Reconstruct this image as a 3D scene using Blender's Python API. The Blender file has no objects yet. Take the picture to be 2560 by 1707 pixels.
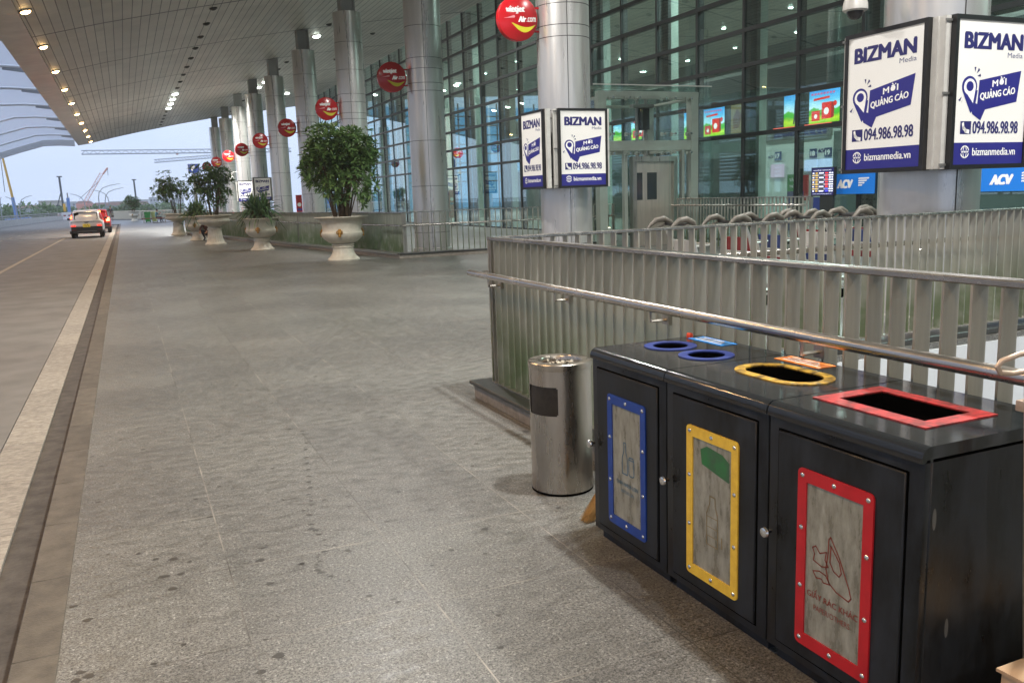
import bpy, bmesh, math, random
from mathutils import Vector, Matrix
from mathutils.geometry import tessellate_polygon
R = math.radians
PI = math.pi
rnd = random.Random(7)
scene = bpy.context.scene
COL = scene.collection

# ------------------------------------------------------------------ camera, sky, sun, exposure
cam_d = bpy.data.cameras.new("camera")
cam = bpy.data.objects.new("camera", cam_d); COL.objects.link(cam)
yaw, pitch, roll = R(23.672), R(-9.7135), R(-1.968)
fw = Vector((math.sin(yaw)*math.cos(pitch), math.cos(yaw)*math.cos(pitch), math.sin(pitch)))
rt = Vector((math.cos(yaw), -math.sin(yaw), 0)); up = rt.cross(fw)
r2 = rt*math.cos(roll)+up*math.sin(roll); u2 = -rt*math.sin(roll)+up*math.cos(roll)
cam.matrix_world = Matrix(((r2.x, u2.x, -fw.x, 0), (r2.y, u2.y, -fw.y, 0), (r2.z, u2.z, -fw.z, 1.6), (0, 0, 0, 1)))
cam_d.sensor_width = 36; cam_d.lens = 36*2156.7/2560; cam_d.clip_start = .05; cam_d.clip_end = 6000
scene.camera = cam

world = bpy.data.worlds.new("World"); scene.world = world; world.use_nodes = True
nt = world.node_tree; nt.nodes.clear()
wo = nt.nodes.new("ShaderNodeOutputWorld"); bg = nt.nodes.new("ShaderNodeBackground")
sky = nt.nodes.new("ShaderNodeTexSky"); sky.sky_type = 'NISHITA'; sky.sun_disc = False
SUN_EL, SUN_AZ = R(38), R(250)
sky.sun_elevation = SUN_EL; sky.sun_rotation = SUN_AZ; sky.dust_density = 3; sky.air_density = 1.2
tc = nt.nodes.new("ShaderNodeTexCoord"); mp = nt.nodes.new("ShaderNodeMapping"); mp.inputs['Scale'].default_value = (1, 1, 3.5)
nz = nt.nodes.new("ShaderNodeTexNoise"); nz.inputs['Scale'].default_value = 3.0; nz.inputs['Detail'].default_value = 5
rp = nt.nodes.new("ShaderNodeValToRGB")
rp.color_ramp.elements[0].position = .3; rp.color_ramp.elements[0].color = (5.9, 7.3, 10.2, 1)
rp.color_ramp.elements[1].position = .75; rp.color_ramp.elements[1].color = (7.0, 8.1, 10.5, 1)
mx = nt.nodes.new("ShaderNodeMix"); mx.data_type = 'RGBA'; mx.inputs['Factor'].default_value = .86
nt.links.new(tc.outputs['Generated'], mp.inputs['Vector']); nt.links.new(mp.outputs['Vector'], nz.inputs['Vector'])
nt.links.new(nz.outputs['Fac'], rp.inputs['Fac'])
nt.links.new(sky.outputs['Color'], mx.inputs['A']); nt.links.new(rp.outputs['Color'], mx.inputs['B'])
nt.links.new(mx.outputs['Result'], bg.inputs['Color']); bg.inputs['Strength'].default_value = .1
nt.links.new(bg.outputs['Background'], wo.inputs['Surface'])

sun_d = bpy.data.lights.new("sun", 'SUN'); sun_d.energy = .6; sun_d.angle = R(15); sun_d.color = (1, .96, .9)
sun = bpy.data.objects.new("sun", sun_d); COL.objects.link(sun)
sd = Vector((math.sin(SUN_AZ)*math.cos(SUN_EL), math.cos(SUN_AZ)*math.cos(SUN_EL), math.sin(SUN_EL)))
sun.rotation_euler = sd.to_track_quat('Z', 'Y').to_euler(); sun.location = (-30, 20, 40)
vs = scene.view_settings; vs.view_transform = 'Standard'; vs.look = 'None'; vs.exposure = .35; vs.gamma = 1
cy = scene.cycles
cy.use_denoising = True; cy.max_bounces = 7; cy.diffuse_bounces = 4; cy.glossy_bounces = 4; cy.transmission_bounces = 6
cy.transparent_max_bounces = 20; cy.volume_bounces = 1; cy.caustics_reflective = False; cy.caustics_refractive = False
cy.sample_clamp_indirect = 3; cy.sample_clamp_direct = 0; cy.blur_glossy = .5

# ------------------------------------------------------------------ materials
def srgb(h):
    h = h.lstrip('#'); o = []
    for i in (0, 2, 4):
        c = int(h[i:i+2], 16)/255
        o.append(c/12.92 if c <= .04045 else ((c+.055)/1.055)**2.4)
    return tuple(o)+(1,)
MATS = {}
def mat(name, col, rough=.6, metal=0., var=0., vscale=6., bump=0., bscale=40., stretch=(1, 1, 1), spec=.5, emit=None, estr=0., rvar=0., dark=None):
    """principled surface; var blends towards a darker/dirtier tone with noise, rvar varies the gloss"""
    if name in MATS: return MATS[name]
    m = bpy.data.materials.new(name); m.use_nodes = True; MATS[name] = m
    t = m.node_tree; b = t.nodes["Principled BSDF"]
    c = srgb(col) if isinstance(col, str) else tuple(col)+(1,)
    b.inputs['Base Color'].default_value = c; b.inputs['Roughness'].default_value = rough
    b.inputs['Metallic'].default_value = metal; b.inputs['Specular IOR Level'].default_value = spec
    if emit:
        b.inputs['Emission Color'].default_value = srgb(emit) if isinstance(emit, str) else tuple(emit)+(1,)
        b.inputs['Emission Strength'].default_value = estr; m.cycles.emission_sampling = 'NONE'
    if var or bump or rvar:
        co = t.nodes.new("ShaderNodeTexCoord"); ma = t.nodes.new("ShaderNodeMapping"); ma.inputs['Scale'].default_value = stretch
        t.links.new(co.outputs['Object'], ma.inputs['Vector'])
        n = t.nodes.new("ShaderNodeTexNoise"); n.inputs['Scale'].default_value = vscale; n.inputs['Detail'].default_value = 7; n.inputs['Roughness'].default_value = .65
        t.links.new(ma.outputs['Vector'], n.inputs['Vector'])
        if var:
            rr = t.nodes.new("ShaderNodeValToRGB"); rr.color_ramp.elements[0].position = .35; rr.color_ramp.elements[1].position = .68
            d = srgb(dark) if dark else tuple(x*(1-var) for x in c[:3])+(1,)
            rr.color_ramp.elements[0].color = d; rr.color_ramp.elements[1].color = c
            t.links.new(n.outputs['Fac'], rr.inputs['Fac']); t.links.new(rr.outputs['Color'], b.inputs['Base Color'])
        if rvar:
            mr = t.nodes.new("ShaderNodeMapRange"); mr.inputs['From Min'].default_value = .3; mr.inputs['From Max'].default_value = .7
            mr.inputs['To Min'].default_value = max(.02, rough-rvar); mr.inputs['To Max'].default_value = min(1, rough+rvar)
            t.links.new(n.outputs['Fac'], mr.inputs['Value']); t.links.new(mr.outputs['Result'], b.inputs['Roughness'])
        if bump:
            n2 = t.nodes.new("ShaderNodeTexNoise"); n2.inputs['Scale'].default_value = bscale; n2.inputs['Detail'].default_value = 4
            bu = t.nodes.new("ShaderNodeBump"); bu.inputs['Strength'].default_value = bump; bu.inputs['Distance'].default_value = .01
            t.links.new(ma.outputs['Vector'], n2.inputs['Vector']); t.links.new(n2.outputs['Fac'], bu.inputs['Height']); t.links.new(bu.outputs['Normal'], b.inputs['Normal'])
    return m

def glass_mat(name, tint, tintr=(.9, 1, .97), base_refl=.06, power=1.0, rough=.0):
    if name in MATS: return MATS[name]
    m = bpy.data.materials.new(name); m.use_nodes = True; MATS[name] = m
    t = m.node_tree; t.nodes.clear()
    o = t.nodes.new("ShaderNodeOutputMaterial"); mxs = t.nodes.new("ShaderNodeMixShader")
    tr = t.nodes.new("ShaderNodeBsdfTransparent"); tr.inputs['Color'].default_value = tuple(tint)+(1,)
    gl = t.nodes.new("ShaderNodeBsdfGlossy"); gl.inputs['Color'].default_value = tuple(tintr)+(1,); gl.inputs['Roughness'].default_value = rough
    lw = t.nodes.new("ShaderNodeLayerWeight"); fr = t.nodes.new("ShaderNodeMath"); fr.operation = 'POWER'; fr.inputs[1].default_value = 4; t.links.new(lw.outputs['Facing'], fr.inputs[0])
    ma = t.nodes.new("ShaderNodeMath"); ma.operation = 'MULTIPLY_ADD'; ma.inputs[1].default_value = power; ma.inputs[2].default_value = base_refl; ma.use_clamp = True
    t.links.new(fr.outputs[0], ma.inputs[0]); t.links.new(ma.outputs[0], mxs.inputs[0])
    t.links.new(tr.outputs[0], mxs.inputs[1]); t.links.new(gl.outputs[0], mxs.inputs[2]); t.links.new(mxs.outputs[0], o.inputs[0])
    return m

def emis(name, col, strength):
    if name in MATS: return MATS[name]
    m = bpy.data.materials.new(name); m.use_nodes = True; MATS[name] = m
    b = m.node_tree.nodes["Principled BSDF"]
    c = srgb(col)
    b.inputs['Base Color'].default_value = c; b.inputs['Emission Color'].default_value = c; b.inputs['Emission Strength'].default_value = strength
    b.inputs['Roughness'].default_value = .4
    if name not in ("warm_lamp", "cool_lamp"): m.cycles.emission_sampling = 'NONE'
    return m

# granite tile paving: square grid measured from the floor joints
def tile_mat(name, c1, c2, x0=.27, sx=.715, y0=2.37, sy=.735, rough=.42):
    m = bpy.data.materials.new(name); m.use_nodes = True; MATS[name] = m
    t = m.node_tree; b = t.nodes["Principled BSDF"]; N = t.nodes.new; L = t.links.new
    co = N("ShaderNodeTexCoord"); sp = N("ShaderNodeSeparateXYZ"); L(co.outputs['Object'], sp.inputs[0])
    def mth(op, a, bb=None, c=None):
        n = N("ShaderNodeMath"); n.operation = op
        for i, v in enumerate((a, bb, c)):
            if v is None: continue
            if isinstance(v, (int, float)): n.inputs[i].default_value = v
            else: L(v, n.inputs[i])
        return n.outputs[0]
    ux = mth('DIVIDE', mth('SUBTRACT', sp.outputs['X'], x0), sx); uy = mth('DIVIDE', mth('SUBTRACT', sp.outputs['Y'], y0), sy)
    fx = mth('ABSOLUTE', mth('SUBTRACT', mth('FRACT', ux), .5)); fy = mth('ABSOLUTE', mth('SUBTRACT', mth('FRACT', uy), .5))
    gx = mth('GREATER_THAN', fx, .4958); gy = mth('GREATER_THAN', fy, .4962); g = mth('MAXIMUM', gx, gy)
    cb = N("ShaderNodeCombineXYZ"); L(mth('FLOOR', ux), cb.inputs[0]); L(mth('FLOOR', uy), cb.inputs[1])
    wn = N("ShaderNodeTexWhiteNoise"); wn.noise_dimensions = '3D'; L(cb.outputs[0], wn.inputs['Vector'])
    # slab tone
    m1 = N("ShaderNodeMix"); m1.data_type = 'RGBA'; m1.inputs['A'].default_value = srgb(c1); m1.inputs['B'].default_value = srgb(c2); L(wn.outputs['Value'], m1.inputs['Factor'])
    # coarse grain + fine speckle
    n1 = N("ShaderNodeTexNoise"); n1.inputs['Scale'].default_value = 150; n1.inputs['Detail'].default_value = 2; n1.inputs['Roughness'].default_value = .8; L(co.outputs['Object'], n1.inputs['Vector'])
    n1b = N("ShaderNodeTexNoise"); n1b.inputs['Scale'].default_value = 75; n1b.inputs['Detail'].default_value = 3; L(co.outputs['Object'], n1b.inputs['Vector'])
    ng = mth('ADD', mth('MULTIPLY', n1.outputs['Fac'], .55), mth('MULTIPLY', n1b.outputs['Fac'], .45))
    r1 = N("ShaderNodeMapRange"); r1.inputs['From Min'].default_value = .38; r1.inputs['From Max'].default_value = .62; r1.inputs['To Min'].default_value = .35; r1.inputs['To Max'].default_value = 1.75; L(ng, r1.inputs['Value'])
    mpp = N("ShaderNodeMapping"); mpp.inputs['Scale'].default_value = (1.6, 3.4, 1); L(co.outputs['Object'], mpp.inputs['Vector'])
    n2 = N("ShaderNodeTexNoise"); n2.inputs['Scale'].default_value = 5; n2.inputs['Detail'].default_value = 6; n2.inputs['Roughness'].default_value = .6; L(mpp.outputs[0], n2.inputs['Vector'])
    r2_ = N("ShaderNodeMapRange"); r2_.inputs['From Min'].default_value = .3; r2_.inputs['From Max'].default_value = .7; r2_.inputs['To Min'].default_value = .8; r2_.inputs['To Max'].default_value = 1.16; L(n2.outputs['Fac'], r2_.inputs['Value'])
    # dark drips and spots
    vo = N("ShaderNodeTexVoronoi"); vo.feature = 'F1'; vo.inputs['Scale'].default_value = 3.4; vo.inputs['Randomness'].default_value = 1; L(co.outputs['Object'], vo.inputs['Vector'])
    spw = N("ShaderNodeSeparateColor"); L(vo.outputs['Color'], spw.inputs[0])
    size = mth('MULTIPLY', mth('POWER', spw.outputs[0], 3.0), .085)
    spot = mth('LESS_THAN', vo.outputs['Distance'], size)
    vo2 = N("ShaderNodeTexVoronoi"); vo2.inputs['Scale'].default_value = 9; L(co.outputs['Object'], vo2.inputs['Vector'])
    spw2 = N("ShaderNodeSeparateColor"); L(vo2.outputs['Color'], spw2.inputs[0])
    spot2 = mth('LESS_THAN', vo2.outputs['Distance'], mth('MULTIPLY', mth('POWER', spw2.outputs[1], 6.0), .16))
    sp_all = mth('MULTIPLY', mth('MAXIMUM', spot, spot2), .8)
    # grime and worn patches
    n3 = N("ShaderNodeTexNoise"); n3.inputs['Scale'].default_value = .55; n3.inputs['Detail'].default_value = 5; L(co.outputs['Object'], n3.inputs['Vector'])
    r3 = N("ShaderNodeMapRange"); r3.inputs['From Min'].default_value = .35; r3.inputs['From Max'].default_value = .7; r3.inputs['To Min'].default_value = .82; r3.inputs['To Max'].default_value = 1.14; L(n3.outputs['Fac'], r3.inputs['Value'])
    vf = N("ShaderNodeTexVoronoi"); vf.inputs['Scale'].default_value = 85; L(co.outputs['Object'], vf.inputs['Vector']); sf = N("ShaderNodeSeparateColor"); L(vf.outputs['Color'], sf.inputs[0])
    fl = mth('ADD', mth('MULTIPLY', mth('GREATER_THAN', sf.outputs[0], .88), .6), mth('MULTIPLY', mth('LESS_THAN', sf.outputs[0], .16), -.34))
    val0 = mth('ADD', 1.0, mth('MULTIPLY', fl, mth('LESS_THAN', vf.outputs['Distance'], .45)))
    val = mth('MULTIPLY', val0, mth('MULTIPLY', mth('MULTIPLY', r1.outputs[0], r2_.outputs[0]), r3.outputs[0]))
    vm = N("ShaderNodeVectorMath"); vm.operation = 'SCALE'; L(m1.outputs['Result'], vm.inputs[0]); L(val, vm.inputs['Scale'])
    m2 = N("ShaderNodeMix"); m2.data_type = 'RGBA'; m2.inputs['B'].default_value = (.018, .016, .014, 1); L(sp_all, m2.inputs['Factor']); L(vm.outputs[0], m2.inputs['A'])
    jn = N("ShaderNodeTexNoise"); jn.inputs['Scale'].default_value = 1.4; jn.inputs['Detail'].default_value = 3; L(co.outputs['Object'], jn.inputs['Vector'])
    jr = N("ShaderNodeValToRGB"); jr.color_ramp.elements[0].position = .42; jr.color_ramp.elements[0].color = (.05, .046, .04, 1); jr.color_ramp.elements[1].position = .6; jr.color_ramp.elements[1].color = (.34, .32, .28, 1)
    L(jn.outputs['Fac'], jr.inputs['Fac'])
    m3 = N("ShaderNodeMix"); m3.data_type = 'RGBA'; L(jr.outputs['Color'], m3.inputs['B']); L(m2.outputs['Result'], m3.inputs['A'])
    jf = N("ShaderNodeTexNoise"); jf.inputs['Scale'].default_value = 3.1; L(co.outputs['Object'], jf.inputs['Vector'])
    jfr = N("ShaderNodeMapRange"); jfr.inputs['From Min'].default_value = .35; jfr.inputs['From Max'].default_value = .6; jfr.inputs['To Min'].default_value = .3; jfr.inputs['To Max'].default_value = 1; L(jf.outputs['Fac'], jfr.inputs['Value'])
    L(mth('MULTIPLY', g, jfr.outputs[0]), m3.inputs['Factor'])
    L(m3.outputs['Result'], b.inputs['Base Color'])
    rr = N("ShaderNodeMapRange"); rr.inputs['From Min'].default_value = .3; rr.inputs['From Max'].default_value = .7; rr.inputs['To Min'].default_value = rough-.1; rr.inputs['To Max'].default_value = rough+.14; L(n2.outputs['Fac'], rr.inputs['Value'])
    L(rr.outputs[0], b.inputs['Roughness'])
    bu = N("ShaderNodeBump"); bu.inputs['Strength'].default_value = .12; bu.inputs['Distance'].default_value = .003
    L(mth('SUBTRACT', n1.outputs['Fac'], mth('MULTIPLY', g, 1.2)), bu.inputs['Height']); L(bu.outputs['Normal'], b.inputs['Normal'])
    return m

# ceiling planks: narrow metal boards running along the building, dark open joints, a wider joint at each column
def ceiling_mat(name, col):
    m = bpy.data.materials.new(name); m.use_nodes = True; MATS[name] = m
    t = m.node_tree; b = t.nodes["Principled BSDF"]; N = t.nodes.new; L = t.links.new
    co = N("ShaderNodeTexCoord"); sp = N("ShaderNodeSeparateXYZ"); L(co.outputs['Object'], sp.inputs[0])
    def mth(op, a, bb=None):
        n = N("ShaderNodeMath"); n.operation = op
        for i, v in enumerate((a, bb)):
            if v is None: continue
            if isinstance(v, (int, float)): n.inputs[i].default_value = v
            else: L(v, n.inputs[i])
        return n.outputs[0]
    fx = mth('ABSOLUTE', mth('SUBTRACT', mth('FRACT', mth('DIVIDE', sp.outputs['X'], .3)), .5)); lx = mth('GREATER_THAN', fx, .455)
    fy = mth('ABSOLUTE', mth('SUBTRACT', mth('FRACT', mth('DIVIDE', mth('SUBTRACT', sp.outputs['Y'], 33.5-4.36*.0), 8.72)), .5)); ly = mth('GREATER_THAN', fy, .4925)
    wn = N("ShaderNodeTexWhiteNoise"); wn.noise_dimensions = '2D'
    cb = N("ShaderNodeCombineXYZ"); L(mth('FLOOR', mth('ADD', mth('DIVIDE', sp.outputs['X'], .3), .0)), cb.inputs[0]); L(mth('FLOOR', mth('DIVIDE', sp.outputs['Y'], 4.36)), cb.inputs[1]); L(cb.outputs[0], wn.inputs['Vector'])
    n = N("ShaderNodeTexNoise"); n.inputs['Scale'].default_value = .8; n.inputs['Detail'].default_value = 5; L(co.outputs['Object'], n.inputs['Vector'])
    v = mth('ADD', mth('MULTIPLY', wn.outputs['Value'], .16), mth('ADD', mth('MULTIPLY', n.outputs['Fac'], .5), .68))
    vm = N("ShaderNodeVectorMath"); vm.operation = 'SCALE'; vm.inputs[0].default_value = srgb(col)[:3]; L(v, vm.inputs['Scale'])
    mx_ = N("ShaderNodeMix"); mx_.data_type = 'RGBA'; mx_.inputs['B'].default_value = (.012, .011, .01, 1)
    L(mth('MAXIMUM', mth('MULTIPLY', lx, .85), ly), mx_.inputs['Factor']); L(vm.outputs[0], mx_.inputs['A']); L(mx_.outputs['Result'], b.inputs['Base Color'])
    b.inputs['Roughness'].default_value = .5; b.inputs['Metallic'].default_value = .15
    return m

M_TILE = tile_mat("granite_tiles", '#656562', '#6e6e6a', rough=.38)
M_HALLFLOOR = tile_mat("hall_tiles", '#97928a', '#a29d94', rough=.2)
M_CEIL = ceiling_mat("ceiling_planks", '#cdcac2')
M_ASPH = mat("asphalt", '#85827d', .8, var=.3, vscale=1.5, bump=.3, bscale=120)
M_KERB = mat("kerb_granite", '#b3aca0', .8, var=.45, vscale=22, bump=.5, bscale=50, stretch=(1, 1.4, 1))
M_GUTTER = mat("gutter_concrete", '#5f5a54', .8, var=.5, vscale=9, bump=.3)
M_TAN = mat("edge_stone", '#6c655a', .6, var=.45, vscale=9, bump=.3, bscale=120)
M_LINE = mat("road_line", '#b3a894', .8, var=.2, vscale=5)
M_STEEL = mat("brushed_steel", (.56, .53, .48), .34, .92, var=.28, vscale=3, stretch=(8, 8, .5), rvar=.1)
M_COLSTEEL = mat("column_cladding", (.74, .725, .70), .30, .7, var=.14, vscale=1.5, stretch=(3, 3, .25), rvar=.06)
M_SEAM = mat("dark_seam", '#2a2826', .7)
M_RAILTUBE = mat("rail_tube_steel", (.6, .57, .53), .26, .95, var=.2, vscale=8, stretch=(1, .3, 1), rvar=.08)
M_DARKSTONE = mat("dark_stone_cap", '#3d3f3d', .35, var=.4, vscale=5, bump=.2)
M_GRANITE = mat("plinth_granite", '#9d958a', .7, var=.35, vscale=14, bump=.3, bscale=90)
M_BLACK = mat("black_paint", (.025, .031, .040), .4, 0, var=.7, vscale=7, rvar=.2, stretch=(1, 1, .38), bump=.08, bscale=25, dark='#08090a', spec=.35)
def scratches(m, amt=.55, sc=(9, 9, 2.2)):
    t = m.node_tree; b = t.nodes["Principled BSDF"]; l = b.inputs['Base Color'].links[0].from_socket; N = t.nodes.new; L = t.links.new
    co = N("ShaderNodeTexCoord"); mp_ = N("ShaderNodeMapping"); mp_.inputs['Scale'].default_value = sc; mp_.inputs['Rotation'].default_value = (.35, .2, .1); L(co.outputs['Object'], mp_.inputs['Vector'])
    v = N("ShaderNodeTexVoronoi"); v.feature = 'F1'; v.inputs['Scale'].default_value = 2.2; L(mp_.outputs[0], v.inputs['Vector'])
    sp = N("ShaderNodeSeparateColor"); L(v.outputs['Color'], sp.inputs[0])
    p = N("ShaderNodeMath"); p.operation = 'POWER'; p.inputs[1].default_value = 9; L(sp.outputs[0], p.inputs[0]); q = N("ShaderNodeMath"); q.operation = 'MULTIPLY'; q.inputs[1].default_value = .22; L(p.outputs[0], q.inputs[0])
    c = N("ShaderNodeMath"); c.operation = 'LESS_THAN'; L(v.outputs['Distance'], c.inputs[0]); L(q.outputs[0], c.inputs[1]); k = N("ShaderNodeMath"); k.operation = 'MULTIPLY'; k.inputs[1].default_value = amt; L(c.outputs[0], k.inputs[0])
    x = N("ShaderNodeMix"); x.data_type = 'RGBA'; x.inputs['B'].default_value = (.16, .16, .15, 1); L(k.outputs[0], x.inputs['Factor']); L(l, x.inputs['A']); L(x.outputs['Result'], b.inputs['Base Color'])
scratches(M_BLACK)
M_BLACKTOP = mat("black_paint_gloss", (.018, .021, .024), .12, 0, rvar=.08, vscale=7)
M_VOID = mat("black_inside", (.0015, .0015, .0015), .9, spec=.0)
M_BLUEP = mat("blue_paint", '#1f4aa8', .45, var=.25, vscale=14)
M_YELP = mat("yellow_paint", '#ffd84e', .45, var=.12, vscale=30, dark='#ecc244')
M_REDP = mat("red_paint", '#d0202c', .42, var=.2, vscale=12)
M_REDWORN = mat("red_paint_worn", '#cf3a3a', .5, var=.6, vscale=22, dark='#5a201c')
M_YELWORN = mat("yellow_paint_worn", '#e3b53a', .5, var=.6, vscale=24, dark='#4a3a14')
M_BLUEWORN = mat("blue_paint_worn", '#2b3f8c', .45, var=.35, vscale=22)
M_PANE = mat("scuffed_plastic_pane", '#adafa4', .32, var=.5, vscale=20, stretch=(1, 1.3, .45), rvar=.12, dark='#77776b')
M_SS = mat("stained_stainless", (.62, .57, .5), .3, .95, var=.35, vscale=4, stretch=(2, 2, .35), rvar=.13)
M_CHROME = mat("chrome", (.75, .74, .72), .18, 1)
M_SAND = mat("ash_sand", '#8b8375', .9, var=.7, vscale=60, bump=.8, bscale=90)
M_WHITEWALL = mat("white_wall_paint", '#dfe4e8', .6, var=.08, vscale=2)
M_URN = mat("urn_plaster", '#d9d3c2', .55, var=.2, vscale=5, bump=.1, bscale=30)
M_GOLD = mat("gold_paint", '#b98a3c', .45, .3, var=.4, vscale=30)
M_SOIL = mat("soil", '#3a2d22', .95, var=.4, vscale=20)
M_DARKFRAME = mat("black_frame", '#1b1b1d', .4, var=.2, vscale=12)
M_WHITEPOST = mat("poster_white", '#e9e7e2', .45, emit='#e9e7e2', estr=.10)
M_NAVY = mat("poster_navy", '#26257a', .45, emit='#26257a', estr=.10)
M_NAVYTXT = mat("poster_navy_text", '#252468', .5)
M_GREYTXT = mat("poster_grey_text", '#5b5f86', .5)
M_WHITETXT = mat("white_lettering", '#f2f1ee', .5, emit='#f2f1ee', estr=.08)
M_WHITEALU = mat("white_aluminium", '#d8d6d0', .4, .1, var=.15, vscale=6)
M_SIGNRED = mat("sign_red", '#c41c25', .22, var=.12, vscale=4)
M_SIGNYEL = mat("sign_yellow", '#d9cf2e', .4)
M_SIGNPINK = mat("sign_pink", '#e79aa0', .4)
M_GLASS = glass_mat("facade_glass", (.70, .83, .82), base_refl=.11, power=1.2)
M_GLASS2 = glass_mat("lift_glass", (.95, .985, .975), base_refl=.035, power=.8)
M_MULL = mat("mullion_dark", '#202526', .5, .2)
M_FIN = mat("facade_post_pale", '#b9c4bb', .5)
M_HALLWALL = mat("hall_wall", '#5d6866', .6, var=.15, vscale=.6)
M_HALLDARK = mat("hall_dark_panel", '#262d2e', .6, var=.15, vscale=1)
M_ALU = mat("grey_aluminium", '#8f8f8c', .4, .5, var=.15, vscale=2)
M_FASCIA = mat("fascia_panel", '#dfd9ce', .38, .15, var=.2, vscale=1.2)
M_LAMPWARM = emis("warm_lamp", '#ffcf88', 26)
M_LAMPCOOL = emis("cool_lamp", '#f4fff2', 18)
M_LAMPHALL = emis("hall_lamp", '#f2fff4', 20)
M_LAMPOFF = mat("unlit_lamp", '#1d1c1a', .4)

def per_stone(m, lo=.74, hi=1.12):
    t = m.node_tree; b = t.nodes["Principled BSDF"]; l = b.inputs['Base Color'].links[0].from_socket; g = t.nodes.new("ShaderNodeNewGeometry"); r = t.nodes.new("ShaderNodeMapRange")
    r.inputs['To Min'].default_value = lo; r.inputs['To Max'].default_value = hi; t.links.new(g.outputs['Random Per Island'], r.inputs['Value'])
    v = t.nodes.new("ShaderNodeVectorMath"); v.operation = 'SCALE'; t.links.new(l, v.inputs[0]); t.links.new(r.outputs[0], v.inputs['Scale']); t.links.new(v.outputs[0], b.inputs['Base Color'])
per_stone(M_KERB, .88, 1.06); per_stone(M_TAN, .8, 1.15)

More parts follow.
